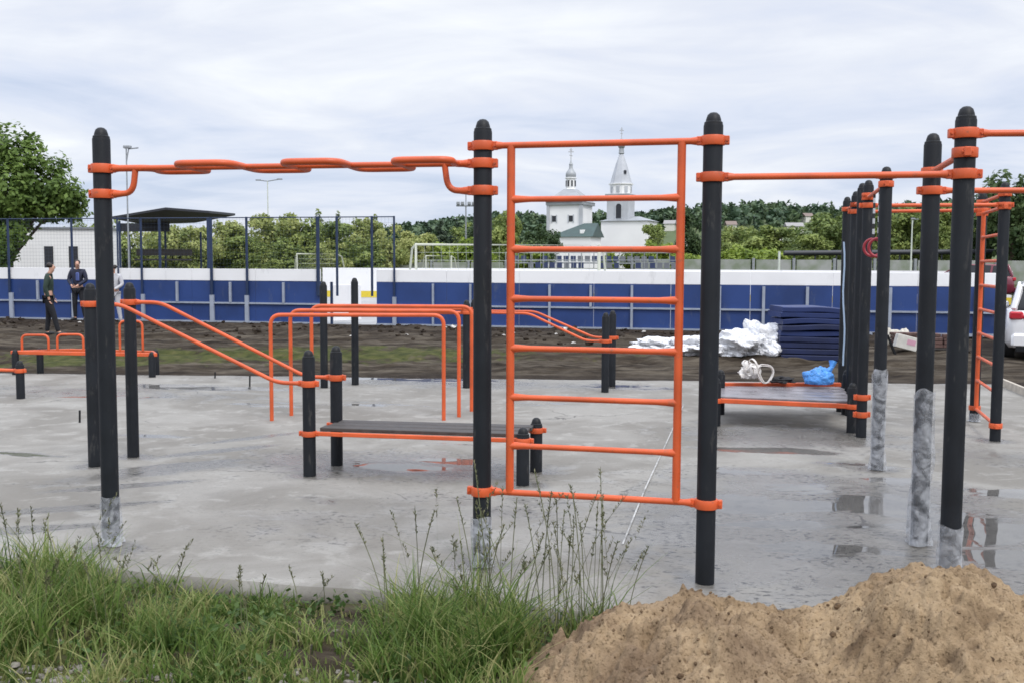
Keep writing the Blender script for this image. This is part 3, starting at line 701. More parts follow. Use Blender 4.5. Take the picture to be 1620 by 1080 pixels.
# white sheeting heap along the mud
for (u, v, w_, h_, dpt, lb) in ((1050, 560, .62, .26, .5, 'low spread of crumpled white plastic sheeting, left end of the heap'), (1110, 564, .55, .38, .5, 'crumpled white plastic sheeting seen behind the tall right ladder post'),
                              (1165, 566, .55, .46, .5, 'crumpled white plastic sheeting right of the tall ladder post'), (1208, 566, .42, .62, .42, 'tallest bunch of crumpled white plastic sheeting beside the blue mats')):
    p = G(u, v, .04); p.z = zg(p.x, p.y)
    o = crumple('plastic_sheeting', p, (w_, dpt, h_*.62), SHEET, u*.37, n=72, amp=.50, freq=1.7); tag(o, lb, 'plastic sheeting', 'white plastic sheeting by the mats')
# stack of blue mats
MATM = mat('dark_blue_foam', (.009, .018, .075), .55, vary=.3, vscale=3)
MATM2 = mat('blue_foam', (.012, .030, .13), .55, vary=.25, vscale=3)
p0 = G(1292, 572, .03); zb_ = zg(p0.x, p0.y)+.01; nm = 9; rr = random.Random(9)
for k in range(nm):
    th = .098; z0 = zb_+k*(th+.010); W, D = 1.24+rr.uniform(-.05, .05), .95; n = 16
    ox, oy = rr.uniform(-.03, .03), rr.uniform(-.03, .03); vs = []; fs = []
    for i in range(n+1):
        t = i/n; x = (t-.5)*W; sag = .018*math.sin(t*3.1+k) - .02*(2*t-1)**2*(k/nm) + .012*math.sin(t*7+k*2)
        for (yy, zz_) in ((-D/2, .012), (-D/2+.012, 0), (D/2, 0), (D/2, th), (-D/2+.012, th), (-D/2, th-.012)):
            vs.append(p0*1 + Vector((x+ox, yy+oy+.5-.2*x, 0))); vs[-1].z = z0+zz_+(sag+.02)*(k/nm)
    for i in range(n):
        for j in range(6): fs.append((i*6+j, i*6+(j+1) % 6, (i+1)*6+(j+1) % 6, (i+1)*6+j))
    fs += [tuple(range(5, -1, -1)), tuple(n*6+j for j in range(6))]
    mb = MB(); mb.add(vs, fs); o = mb.build('foam_mat', MATM2 if k in (4, 6, 7, 8) else MATM)
    lb = 'top blue mat of the stack by the rink boards' if k == nm-1 else ('bottom dark mat of the blue stack, on the mud' if k == 0 else 'dark blue mat between others in the stack by the rink boards')
    tag(o, lb, 'foam mat', 'blue mats stacked on the mud')
# paving bricks, carton, bar at the right
BR = mat('red_paver', (.13, .075, .065), .85, vary=.4, vscale=7); CART = mat('pale_carton', (.62, .60, .55), .7, vary=.15)
def brick_stack(u, v, nx, nz, lb, seed):
    p = G(u, v, .05); z0 = zg(p.x, p.y); root = empty('brick_stack', (p.x, p.y, z0)); tag(root, lb, 'brick stack', 'stacks of red paving bricks'); rr = random.Random(seed); mb = MB()
    for k in range(nz):
        for i in range(nx):
            for j in range(3):
                if k == nz-1 and rr.random() < .3: continue
                mb.box((p.x+(i-nx/2+.5)*.215+rr.uniform(-.012, .012), p.y+j*.115, z0+.04+k*.068+.03), (.2, .1, .06), rr.uniform(-.08, .08), bev=.006)
    mb.build('bricks', BR, root, smooth=False)
    mb = MB()
    for j in (0, .23): mb.box((p.x, p.y+j, z0+.018), (nx*.215, .09, .036))
    mb.build('pallet', MT['board'], root)
brick_stack(1448, 559, 4, 4, 'low stack of red paving bricks behind the white carton', 1); brick_stack(1490, 562, 4, 4, 'second low red brick stack between the two big right posts', 2)
p = G(1431, 561, .05); rt = empty('carton', (p.x, p.y-.2, zg(p.x, p.y))); tag(rt, 'small white carton with pinkish print leaning by the paving bricks', 'carton')
c = Vector((p.x-.08, p.y-.25, zg(p.x, p.y)+.15)); ax = Matrix.Rotation(.25, 3, 'Y') @ Matrix.Rotation(-.15, 3, 'Z')
mb = MB(); mb.box(c, (.40, .26, .26), ax=ax, bev=.008); mb.build('box', CART, rt)
mb = MB(); mb.box(c+ax @ Vector((.07, -.132, .02)), (.16, .004, .10), ax=ax); mb.build('print', mat('pink_print', (.55, .30, .38), .6), rt)
for k, (u, v) in enumerate(((1418, 531), (1432, 529), (1447, 530))):
    p = G(u, v+22, .1); o = crumple('cement_bag', (p.x, p.y+.6, zg(p.x, p.y)+.0), (.17, .15, .26), mat('pale_sack', (.60, .57, .50), .8, vary=.2), u*.1, n=24, amp=.25)
    tag(o, ['left pale sack standing behind the white carton', 'middle pale sack standing behind the white carton', 'right pale sack standing behind the white carton'][k], 'sack', 'pale sacks behind the carton')
a, c = V(1404, 530, 19.2), G(1420, 570, 0.0); mb = MB(); mb.beam(a, c, .05, .035); o = mb.build('steel_bar', MT['cap']); tag(o, 'dark bar leaning down to the mud left of the white carton', 'bar')
# rebar stubs sticking out of the slab
for u, v, h, lb in ((126, 668, .14, 'thin dark rebar stub in the slab near the left tall post'), (395, 611, .16, 'thin dark rebar stub at the slab edge under the sloping bars'), (340, 598, .1, 'shorter rebar stub at the slab edge left of the other')):
    p = G(u, v); mb = MB(); mb.tube([(p.x, p.y, -.02), (p.x+.005, p.y, h)], .012, 8); tag(mb.build('rebar_stub', MT['cap']), lb, 'rebar stub', 'rebar stubs in the slab')
# edging board at the right of the slab
a, c = Vector((7.43, 15.3, .05)), Vector((6.95, 13.0, .05)); mb = MB(); mb.beam(a, c+(c-a)*.4, .045, .12); o = mb.build('edging_board', mat('pale_timber', (.50, .45, .38), .8, vary=.25)); tag(o, 'pale timber edging board along the right edge of the slab', 'edging board')

# ---------------------------------------------------------------- rink boards and net
WD = Vector((1, -.213, 0)).normalized(); WN = Vector((.213, 1, 0)).normalized()
def on_wall(u):
    d = ray(u, 470); t = 26.4/(d.y+.213*d.x); return Vector((d.x*t, d.y*t, 0))
WB, WT_, WW = .13, 1.645, 1.315
def rink_section(label, u0, u1, posts, stubs, net=None):
    A, B = on_wall(u0), on_wall(u1); root = empty('rink_boards', (A.x, A.y, 0)); tag(root, label, 'rink boards', 'boards of the hockey rink')
    ax = Matrix((WD, WN, Vector((0, 0, 1)))).transposed(); L = (B-A).length; n = max(1, round(L/2.02)); w = L/n
    for k in range(n):
        c = A+WD*(w*(k+.5)); mb = MB(); mb.box(c+Vector((0, 0, (WB+WW)/2)), (w-.008, .03, WW-WB), ax=ax); mb.build('blue_panel', MT['blue'], root, False)
        mb = MB(); mb.box(c+Vector((0, 0, (WW+WT_)/2+.0015)), (w-.008, .045, WT_-WW-.003), ax=ax, bev=.006); mb.build('white_top_panel', MT['white'], root, False)
    for z, h in ((WB+.04, .07), (.70, .045)):
        mb = MB(); c = (A+B)/2-WN*.045; mb.box(c+Vector((0, 0, z)), (L, .05, h), ax=ax); mb.build('frame_rail', MT['railgrey'], root, False)
    for u, w_, full in posts:
        p = on_wall(u)-WN*.055; z0, z1 = (.0, .92) if full == 1 else ((.0, WW-.03) if full == 2 else (.725, WW-.03))
        mb = MB(); mb.box(p+Vector((0, 0, (z0+z1)/2)), (w_, .062, z1-z0), ax=ax); mb.build('frame_post', MT['railgrey'], root, False)
    if net:
        ntop = 3.07
        for u, r in net[0]:
            p = on_wall(u)-WN*.06; mb = MB(); mb.tube([p+Vector((0, 0, .93)), p+Vector((0, 0, ntop))], r, 10); mb.build('net_post', MT['bluepost'], root)
        a, b = on_wall(net[1])-WN*.06, on_wall(net[2])-WN*.06; mb = MB()
        for z in (ntop-.02,): mb.tube([a+Vector((0, 0, z)), b+Vector((0, 0, z))], .015, 8)
        mb.build('net_rail', MT['bluepost'], root)
        mb = MB(); Ln = (b-a).length; k = 0; t = 0; s_ = .0015
        while t < Ln:
            p = a+WD*t; mb.add([p-WD*s_+Vector((0, 0, WT_)), p+WD*s_+Vector((0, 0, WT_)), p+WD*s_+Vector((0, 0, ntop)), p-WD*s_+Vector((0, 0, ntop))], [(0, 1, 2, 3)]); t += .10
        z = WT_+.05
        while z < ntop:
            mb.add([a+Vector((0, 0, z-s_)), b+Vector((0, 0, z-s_)), b+Vector((0, 0, z+s_)), a+Vector((0, 0, z+s_))], [(0, 1, 2, 3)]); z += .10
        mb.build('netting', MT['wire'], root, False)
    return root
rink_section('blue and white hockey rink boards left of the gate opening, under a tall net', -70, 508,
             [(20, .12, 1), (118, .10, 1), (228, .10, 1), (337, .12, 1), (392, .11, 1), (282, .06, 0), (366, .06, 0), (172, .06, 0), (62, .06, 0), (450, .06, 0)], None,
             ([(18, .036), (118, .034), (190, .024), (227, .032), (337, .042), (393, .036), (505, .05), (535, .034), (590, .034), (625, .028)], -70, 625))
rink_section('blue and white hockey rink boards right of the gate opening', 596, 1590,
             [(625, .10, 1), (686, .05, 2), (745, .05, 2), (870, .06, 2), (935, .06, 0), (1000, .06, 2), (1138, .09, 2), (1208, .07, 2), (1277, .07, 0), (1346, .06, 2), (1408, .07, 2), (1476, .06, 0), (1545, .07, 2), (808, .05, 0)], None)
# gate leaf and far side of the rink
a, b = on_wall(518)+WN*.3, on_wall(546)+WN*1.2; rt = empty('rink_gate', (a.x, a.y, 0)); tag(rt, 'white gate leaf swung open in the gap of the rink boards', 'gate')
mb = MB(); mb.beam(a+Vector((0, 0, .72)), b+Vector((0, 0, .72)), .04, 1.0, .01); mb.build('leaf', MT['white'], rt, False)
mb = MB(); mb.tube([a+Vector((0, 0, .1)), a+Vector((0, 0, 1.3))], .04, 8); mb.build('hinge_post', MT['bluepost'], rt)
a, b = on_wall(-70)+WN*23+WD*2, on_wall(1590)+WN*23+WD*6; rt = empty('rink_boards', (a.x, a.y, 0)); tag(rt, 'far side of the rink, white with yellow kick strip, seen through the gate opening', 'rink boards', 'boards of the hockey rink')
for z0, z1, mm, th, nme in ((.45, 1.62, 'white', .04, 'white_panel'), (.13, .447, 'yellow', .05, 'kick_strip')):
    mb = MB(); mb.beam(a+Vector((0, 0, (z0+z1)/2)), b+Vector((0, 0, (z0+z1)/2)), th, z1-z0); mb.build(nme, MT[mm], rt, False)

# ---------------------------------------------------------------- buildings and masts beyond the rink
CW = mat('whitewash', (.86, .86, .85), .8, vary=.12, vscale=.5); DARKW = mat('dark_window', (.02, .022, .028), .25); METAL = mat('dark_roof_sheet', (.03, .033, .042), .5, vary=.3)
Yb = 55; a, b = V(4, 425, Yb), V(168, 425, Yb); t = V(60, 362, Yb).z; rt = empty('white_building', (a.x, a.y, .1)); tag(rt, 'plain white flat building behind the net at left, two tall dark openings', 'building')
mb = MB(); mb.box(((a.x+b.x)/2, Yb+1.1, (t+.1)/2), (b.x-a.x, 2.2, t-.1)); mb.build('wall', CW, rt, False)
mb = MB(); mb.box(((a.x+b.x)/2, Yb+1.1, t+.04), (b.x-a.x+.2, 2.4, .09)); mb.build('roof', MT['steelgrey'], rt, False)
for u in (77, 116):
    c, e_ = V(u, 390, Yb), V(u, 430, Yb); w_ = 14/FPX*Yb
    f = MB(); f.box((c.x, Yb-.012, (c.z+.6)/2), (w_, .05, c.z-.6)); fo = f.build('window', DARKW, rt, False)
Yc = 46; rt = empty('shelter', V(260, 420, Yc)); rt.location.z = .1; WL[rt.name] = rt.location.copy(); tag(rt, 'open shelter with dark sloping sheet roof behind the rink net', 'shelter')
def roofpt(u, v, dy): return V(u, v, Yc+dy)
mb = MB(); r1, r2, r3 = V(176, 343, Yc), V(262, 328.5, Yc), V(332, 334, Yc); r1b, r2b, r3b = [q+Vector((0, 4.2, dz_)) for q, dz_ in ((r1, -.10), (r2, -.42), (r3, .10))]
th = Vector((0, 0, -.10)); vs = [r1, r2, r3, r1b, r2b, r3b]; vs = vs+[q+th for q in vs]
mb.add(vs, [(0, 1, 4, 3), (1, 2, 5, 4), (6, 9, 10, 7), (7, 10, 11, 8), (0, 6, 7, 1), (1, 7, 8, 2), (2, 8, 11, 5), (0, 3, 9, 6), (3, 4, 10, 9), (4, 5, 11, 10)]); mb.build('roof', METAL, rt, False)
for u, w_, dy in ((190, .08, .1), (253, .09, .1), (331, .16, .1), (205, .08, 3.9), (262, .08, 3.9), (318, .08, 3.9)):
    p = V(u, 400, Yc+dy); topz = 1.765+(418-(340 if u < 240 else 335))*Yc/FPX-.3-(.5 if dy > 1 else 0)
    mb = MB(); mb.box((p.x, p.y, topz/2), (w_, w_, topz)); mb.build('roof_post', MT['bluepost'], rt, False)
mb = MB(); a, b = V(186, 352, Yc+3.8), V(268, 352, Yc+3.8); mb.box(((a.x+b.x)/2, a.y, a.z-.25), (b.x-a.x, .08, .40)); mb.build('back_fascia', METAL, rt, False)
mb = MB(); a, b = V(214, 411, Yc+2), V(302, 411, Yc+2); mb.box(((a.x+b.x)/2, a.y, a.z), (b.x-a.x, .35, .08)); mb.box(((a.x+b.x)/2, a.y+.2, a.z+.35), (b.x-a.x, .06, .3)); mb.build('bench', MT['board'], rt, False)
def mast(u, vtop, Y, r, mname, head, label):
    p = V(u, 420, Y); t = V(u, vtop, Y).z; rt = empty('lamp_mast', (p.x, Y, 0)); tag(rt, label, 'lamp post', 'lamp posts beyond the rink')
    mb = MB(); mb.tube([(p.x, Y, 0), (p.x, Y, t)], [r, r*.6], 8); mb.build('pole', MT[mname], rt)
    mb = MB()
    if head == 'arm':
        mb.tube([(p.x, Y, t-.5), (p.x+.1, Y, t), (p.x+.5, Y, t+.05)], .03, 6); mb.box((p.x+.05, Y, t+.08), (.3, .2, .12), bev=.02)
    elif head == 'tee':
        mb.box((p.x, Y, t), (2.0, .2, .15), bev=.03)
        for s in (-.8, -.35, .35, .8): mb.box((p.x+s, Y-.1, t+.25), (.36, .25, .35), bev=.05)
        mb.tube([(p.x, Y, t), (p.x, Y, t+1.4)], .05, 6)
    else:
        mb.tube([(p.x-.9, Y, t+.1), (p.x, Y, t), (p.x+1.2, Y, t+.2)], .05, 6); mb.box((p.x-.9, Y, t+.1), (.5, .2, .12)); mb.box((p.x+1.2, Y, t+.2), (.5, .2, .12))
    mb.build('lamp_head', MT['steelgrey'], rt)
mast(204, 236, 42, .045, 'steelgrey', 'arm', 'tall grey lamp post rising behind the left tall post and shelter')
mast(425, 287, 100, .09, 'palepost', 'arms', 'thin pale double-armed lamp post beyond the middle of the rink net')
mast(737, 326, 105, .11, 'steelgrey', 'tee', 'floodlight mast with a T head left of the ladder')
mast(1441, 348, 80, .08, 'palepost', 'arm', 'pale green lamp post between the two tall right posts')
p = V(1233, 398, 60); mb = MB(); mb.tube([(p.x, 60, 0), (p.x, 60, p.z)], .07, 8); tag(mb.build('marker_post', MT['palepost']), 'short pale post beyond the rink boards right of the ladder', 'post')
def goal(u0, u1, vt, Y, rr_, label, depth=1.5, lean=True):
    a, b = V(u0, vt, Y), V(u1, vt, Y); t = a.z; rt = empty('football_goal', (a.x, Y, .1)); tag(rt, label, 'football goal', 'football goals beyond the rink')
    mb = MB(); mb.tube([(a.x, Y, 0), (a.x, Y, t), (b.x, Y, t), (b.x, Y, 0)], rr_, 8); mb.build('goal_frame', MT['goal'], rt)
    for x in (a.x, b.x):
        mb = MB(); mb.tube([(x, Y, t), (x-.2*(1 if x == a.x else -1), Y+depth*.35, t-.15), (x-.55*(1 if x == a.x else -1), Y+depth, 0)], rr_*.7, 6); mb.build('stay', MT['goal'], rt)
    mb = MB(); n = 22
    for k in range(n+1):
        x = a.x+(b.x-a.x)*k/n; mb.tube([(x, Y+.05, t), (x, Y+depth, .1)], .006, 3)
    for k in range(8):
        z = t+(0.1-t)*k/8; yy = Y+.05+(depth-.05)*k/8; mb.tube([(a.x, yy, z), (b.x, yy, z)], .006, 3)
    mb.build('net', MT['palepost'], rt)
goal(658, 948, 387, 40, .065, 'large white football goal behind the tall middle post and ladder')
goal(470, 533, 402, 62, .06, 'small white goal seen through the rink net'); goal(674, 714, 405, 72, .06, 'small far goal standing inside view of the large goal')
# grey perimeter fence and pipe, bleachers
GREYW = mat('grey_precast', (.33, .34, .33), .85, col2=(.20, .235, .17), vscale=.9)
def pwall(u0, u1, vt, Y, label, seg_=3.0):
    a, b = V(u0, vt, Y), V(u1, vt, Y); rt = empty('precast_fence', (a.x, Y, .1)); tag(rt, label, 'fence'); n = int((b.x-a.x)/seg_)
    for k in range(n):
        x = a.x+(k+.5)*(b.x-a.x)/n; mb = MB(); mb.box((x, Y, (a.z+.1)/2), (seg_-.18, .1, a.z-.1)); mb.build('panel', GREYW, rt, False)
    mb = MB()
    for k in range(n+1):
        x = a.x+k*(b.x-a.x)/n; mb.box((x, Y-.02, (a.z+.2)/2), (.2, .22, a.z+.04))
    mb.build('fence_posts', MT['steelgrey'], rt, False)
pwall(1000, 1640, 410, 82, 'grey precast fence beyond the rink at right'); pwall(330, 800, 413, 88, 'low grey precast fence under the trees beyond the net')
a, b = V(1240, 401, 86), V(1640, 398, 86); mb = MB(); mb.tube([a, b], .22, 10); o = mb.build('heating_pipe', METAL); tag(o, 'dark overhead pipe running above the grey fence at right', 'pipe')
mb = MB()
for k in range(12): q_ = a.lerp(b, (k+.5)/12); mb.tube([(q_.x, q_.y, 0), (q_.x, q_.y, q_.z)], .07, 6)
mb.build('supports', METAL, None, False).parent = o
Yr = 76; a, b = V(800, 420, Yr), V(1078, 420, Yr); rt = empty('bleachers', (a.x, Yr, .1)); tag(rt, 'low bleachers with dark blue seats and pale railing beyond the rink, behind the ladder', 'bleachers')
SEATS = [mat('dark_blue_seat', (.03, .045, .11), .5), mat('grey_seat', (.15, .16, .18), .5)]
for k in range(4):
    mb = MB(); mb.box(((a.x+b.x)/2, Yr+.8*k, .5+.5*k), (b.x-a.x, .5, .10)); mb.build('step', MT['steelgrey'], rt, False)
    rr = random.Random(k)
    for i in range(24):
        if rr.random() < .3: continue
        mb = MB(); x = a.x+(i+.5)*(b.x-a.x)/24; mb.box((x, Yr+.8*k, .64+.5*k), (.40, .4, .06)); mb.box((x, Yr+.8*k+.17, .84+.5*k), (.4, .06, .42)); mb.build('seat', SEATS[0 if rr.random() < .65 else 1], rt, False)
mb = MB(); zr = V(900, 400, Yr).z
for i in range(15):
    x = a.x+i*(b.x-a.x)/14; mb.tube([(x, Yr-.3, 0), (x, Yr-.3, zr)], .035, 6)
for z in (zr, zr-.55): mb.tube([(a.x, Yr-.3, z), (b.x, Yr-.3, z)], .025, 6)
mb.build('railing', MT['steelgrey'], rt)

# ---------------------------------------------------------------- church
CHW = mat('church_limewash', (.88, .88, .88), .8, vary=.04, vscale=.25); CHG = mat('church_grey_render', (.50, .52, .55), .8, vary=.15, vscale=.4)
CHR = mat('church_grey_roof', (.36, .38, .40), .5, .2, vary=.2, vscale=.5); GRN = mat('green_sheet_roof', (.045, .085, .08), .5, vary=.3, vscale=.6); GILD = mat('dull_gilt', (.42, .42, .42), .4, .4)
YC = 240; K = YC/FPX
def cx(u): return V(u, 400, YC).x
def cz(v, u=930): return V(u, v, YC).z
ch = empty('church', (cx(930), YC, 1.0)); tag(ch, 'white church with a tent-roofed bell tower and small cupola, seen through the ladder', 'church')
ANG = R(-24)
def cbox(name, uc, w, d, z0, z1, m, dy=0, par=ch, rz=ANG, mats=None):
    mb = MB(); mb.box((cx(uc), YC+dy, (z0+z1)/2), (w, d, z1-z0), rz); return mb.build(name, m, par, False)
def cross(x, y, z, h, par):
    mb = MB(); w = h*.055; mb.box((x, y, z+h/2), (w, w, h)); mb.box((x, y, z+h*.70), (h*.42, w*.9, w)); mb.box((x, y, z+h*.84), (h*.22, w*.9, w)); mb.beam((x-h*.13, y, z+h*.45), (x+h*.13, y, z+h*.38), w*.8, w*.8); mb.build('cross', GILD, par, False)
zb0 = 1.0
# nave
nw = 54*K; nv = cbox('nave', 902, nw, nw*.95, zb0, cz(324), CHW)
cbox('cornice', 902, nw+1.0, nw*.95+1.0, cz(326), cz(321), CHR, par=nv)
xm, zc0 = cx(902), cz(321.2)
mb = MB(); mr3 = Matrix.Rotation(ANG, 3, 'Z'); hw = nw/2+.6; vs = [Vector((xm, YC, zc0)) + mr3 @ Vector((sx_*hw, sy_*hw, 0)) for sx_, sy_ in ((-1, -1), (1, -1), (1, 1), (-1, 1))]
vs += [Vector((xm, YC, 0)) + mr3 @ Vector((sx_*1.3, sy_*1.3, cz(300))) for sx_, sy_ in ((-1, -1), (1, -1), (1, 1), (-1, 1))]
mb.add(vs, [(0, 1, 5, 4), (1, 2, 6, 5), (2, 3, 7, 6), (3, 0, 4, 7), (4, 5, 6, 7)]); mb.build('roof', CHR, nv, False)
mb = MB(); mb.lathe([(1.35, cz(301)), (1.15, cz(299)), (1.12, cz(284)), (1.4, cz(283)), (1.4, cz(281.5))], (xm, YC, 0), 8); dr = mb.build('drum', CHW, ch, False)
mb = MB(); z0 = cz(281.5); mb.lathe([(1.1, z0), (1.25, z0+.5), (1.15, z0+1.1), (.75, z0+1.7), (.45, z0+2.1), (.4, z0+2.9), (.5, z0+3.0), (.25, z0+3.5), (.05, z0+4.2)], (xm, YC, 0), 16); mb.build('cupola', CHR, dr)
cross(xm, YC, z0+3.9, 3.0, dr)
mb = MB()
for k in range(8):
    a = math.pi/4*k+.2; mb.box((xm+1.1*math.cos(a), YC+1.1*math.sin(a), cz(291)), (.25, .35, 1.4), a)
mb.build('drum_window', DARKW, dr, False)
def face_win(par, uc, dy, w_face, d_face, du, z0, z1, w, face=-1, name='window', arch=False):
    o = Vector((cx(uc), YC+dy, 0)) + mr3 @ Vector((du, -d_face/2-.03, 0)) if face == -1 else Vector((cx(uc), YC+dy, 0)) + mr3 @ Vector((-w_face/2-.03, du, 0))
    sz = (w, .16, z1-z0) if face == -1 else (.16, w, z1-z0); mb = MB(); mb.box((o.x, o.y, (z0+z1)/2), sz, ANG)
    if arch:
        n_ = mr3 @ (Vector((0, -1, 0)) if face == -1 else Vector((-1, 0, 0))); t_ = mr3 @ (Vector((1, 0, 0)) if face == -1 else Vector((0, 1, 0)))
        pts = [Vector((o.x, o.y, z1))+n_*.08+t_*(w/2*math.cos(a))+Vector((0, 0, w/2*math.sin(a))) for a in np.linspace(0, math.pi, 11)]
        mb.add(pts, [tuple(range(11))])
    fo = mb.build(name, DARKW, par, False)
    mb = MB()
    for s in (-1, 1):
        off = mr3 @ (Vector((s*(w/2+.14), -.03, 0)) if face == -1 else Vector((-.03, s*(w/2+.14), 0)))
        mb.box((o.x+off.x, o.y+off.y, (z0+z1)/2), (.26, .2, z1-z0+.5) if face == -1 else (.2, .26, z1-z0+.5), ANG)
    mb.build('frame', CHG, fo, False); return fo
for du in (-2.6, 1.6): face_win(nv, 902, 0, nw, nw*.95, du, cz(352), cz(343), 1.0)
for du in (-2, 2): face_win(nv, 902, 0, nw, nw*.95, du, cz(352), cz(343), 1.0, face=0)
mb = MB()
for sx_, sy_ in ((-1, -1), (1, -1), (-1, 1)):
    o = Vector((cx(902), YC, 0)) + mr3 @ Vector((sx_*nw/2, sy_*nw*.475, 0)); mb.box((o.x, o.y, (zb0+cz(326))/2), (.7, .7, cz(326)-zb0-.02), ANG)
mb.build('corner_pilasters', CHG, nv, False)
# bell tower
tw = 34*K; ut = 979; tz1 = cz(311); tb = cbox('bell_tower', ut, tw, tw, zb0, tz1, CHG, dy=-3)
cbox('cornice', ut, tw+.7, tw+.7, tz1-.35, tz1+.25, CHR, dy=-3, par=tb)
face_win(tb, ut, -3, tw, tw, .35, cz(347), cz(329), 1.3, name='belfry_arch', arch=True); face_win(tb, ut, -3, tw, tw, 0, cz(347), cz(329), 1.3, face=0, name='belfry_arch', arch=True)
mb = MB(); xt = cx(ut); r8 = 17.2*K; mb.lathe([(r8, tz1+.25), (r8, cz(295)), (r8*1.12, cz(294)), (r8*1.12, cz(292.5))], (xt, YC-3, 0), 8); oc = mb.build('octagon_tier', CHW, ch, False)
for k in range(8):
    mb = MB(); a = math.pi/8+math.pi/4*k; c = Vector((xt+r8*.95*math.cos(a), YC-3+r8*.95*math.sin(a), cz(302))); t_ = Vector((-math.sin(a), math.cos(a), 0)); n_ = Vector((math.cos(a), math.sin(a), 0))
    mb.box(c, (.22, .75, 1.4), a); mb.build('tier_niche', CHG, oc, False)
mb = MB(); mb.lathe([(r8*1.0, cz(292.5)), (r8*.80, cz(280)), (r8*.5, cz(262)), (3.2*K, cz(246.5)), (3.0*K, cz(246))], (xt, YC-3, 0), 8); tn = mb.build('tent_roof', mat('tent_roof_grey_white', (.50, .52, .56), .6, vary=.15, vscale=.5), ch, False)
mb = MB(); mb.box((xt+.75, YC-3-r8*.66, cz(275)), (.55, .5, .75)); mb.build('dormer', DARKW, tn, False)
mb = MB(); mb.lathe([(3.2*K, cz(246)), (4.6*K, cz(245)), (4.0*K, cz(243)), (3.6*K, cz(237)), (4.8*K, cz(236)), (5.5*K, cz(233)), (5.2*K, cz(230)), (3.5*K, cz(226.5)), (1.5*K, cz(223.5)), (.4*K, cz(220))], (xt, YC-3, 0), 12); mb.build('onion_dome', CHR, tn)
cross(xt, YC-3, cz(221), 2.4, tn)
# refectory: white, low grey roof, and green-roofed annex
rx = cx(992); rw = 74*K; rf = cbox('refectory', 992, rw, 8, zb0, cz(352), CHW, dy=-4)
o0 = Vector((rx, YC-4, 0)); zr0, zr1 = cz(352)+.02, cz(344); vs = [o0 + mr3 @ Vector((sx_*(rw/2+.4), sy_*4.4, zr0)) for sx_, sy_ in ((-1, -1), (1, -1), (1, 1), (-1, 1))] + [o0 + mr3 @ Vector((sx_*rw*.22, 0, zr1)) for sx_ in (-1, 1)]
mb = MB(); mb.add(vs, [(0, 1, 5, 4), (1, 2, 5), (2, 3, 4, 5), (3, 0, 4)]); mb.build('roof', CHR, rf, False)
an = cbox('annex', 905, 66*K, 7, zb0, cz(378), CHW, dy=-11)
o0 = Vector((cx(907), YC-11, 0)); e = 35*K; vs = [o0 + mr3 @ Vector((sx_*e, sy_*4, cz(378)+.02)) for sx_, sy_ in ((-1, -1), (1, -1), (1, 1), (-1, 1))] + [o0 + mr3 @ Vector((x_, 0, cz(357))) for x_ in (e*.35, e*.98)]
mb = MB(); mb.add(vs, [(0, 1, 5, 4), (1, 2, 5), (2, 3, 4, 5), (3, 0, 4)]); gr = mb.build('green_roof', GRN, an, False)
mb = MB(); mb.box((cx(915), YC-14.2, cz(371)), (.9, 1.2, 1.1), ANG); mb.build('dormer', CHW, gr, False)

# ---------------------------------------------------------------- hill, far houses
RIDGE = [(-400, 8), (300, 8), (600, 12), (660, 15), (760, 20), (850, 20), (1000, 21.5), (1080, 23.5), (1200, 26), (1280, 24), (1400, 25), (1620, 30), (2200, 34), (3000, 20)]
def ridge(u): return float(np.interp(u, [a for a, _ in RIDGE], [b for _, b in RIDGE]))
def zhill(x, y):
    u = 810+x/y*FPX; t = sstep(300, 520, y); back = 1-.5*sstep(560, 900, y)
    return -1 + (ridge(u)+1.5*fbm(x*.012, y*.012)+1)*t*back
hx = np.linspace(-900, 900, 120); hy = np.concatenate([np.linspace(300, 560, 40), np.linspace(580, 1100, 14)])
tag(grid_mesh('hill', hx, hy, zhill, mat('hill_meadow', (.10, .135, .05), .9, col2=(.06, .085, .03), vscale=.02)), kind='structure')

# ---------------------------------------------------------------- foliage
LM = {'willow': leafmat('willow_leaf', (0.140, 0.190, 0.055), (0.293, 0.333, 0.106), (0.511, 0.523, 0.214)),
      'broad': leafmat('broad_leaf', (0.097, 0.147, 0.044), (0.206, 0.265, 0.076), (0.383, 0.441, 0.139)),
      'dark': leafmat('dark_leaf', (0.032, 0.062, 0.024), (0.064, 0.106, 0.039), (0.132, 0.185, 0.067)),
      'shrub': leafmat('shrub_leaf', (0.116, 0.178, 0.027), (0.225, 0.302, 0.047), (0.358, 0.435, 0.081)),
      'pine': leafmat('pine_needle', (0.024, 0.045, 0.030), (0.042, 0.068, 0.042), (0.075, 0.105, 0.063), .1),
      'forest': leafmat('forest_leaf', (0.038, 0.072, 0.043), (0.069, 0.114, 0.062), (0.129, 0.182, 0.088), .1),
      'poplar': leafmat('poplar_leaf', (0.117, 0.169, 0.050), (0.233, 0.286, 0.088), (0.408, 0.443, 0.150)),
      'near': leafmat('near_leaf', (0.062, 0.110, 0.025), (0.136, 0.211, 0.046), (0.275, 0.381, 0.095))}
def leaf_quads(P, size, rng, flat=.0, elong=1.5, ctr=None):
    N = len(P); n = rng.normal(size=(N, 3))*.55
    if ctr is not None:
        o = P-ctr; o /= np.linalg.norm(o, axis=1)[:, None]+1e-6; n = n + o*.75
    n[:, 2] += .55; n /= np.linalg.norm(n, axis=1)[:, None]
    a = np.cross(n, rng.normal(size=(N, 3))); a /= np.linalg.norm(a, axis=1)[:, None]; b = np.cross(n, a)
    s = size*rng.uniform(.6, 1.3, N)[:, None]; A, B = a*s*elong/2, b*s/2
    return np.stack([P-A, P+B*.9-A*.1, P+A, P-B*.9+A*.05], 1)
CTR = [None]
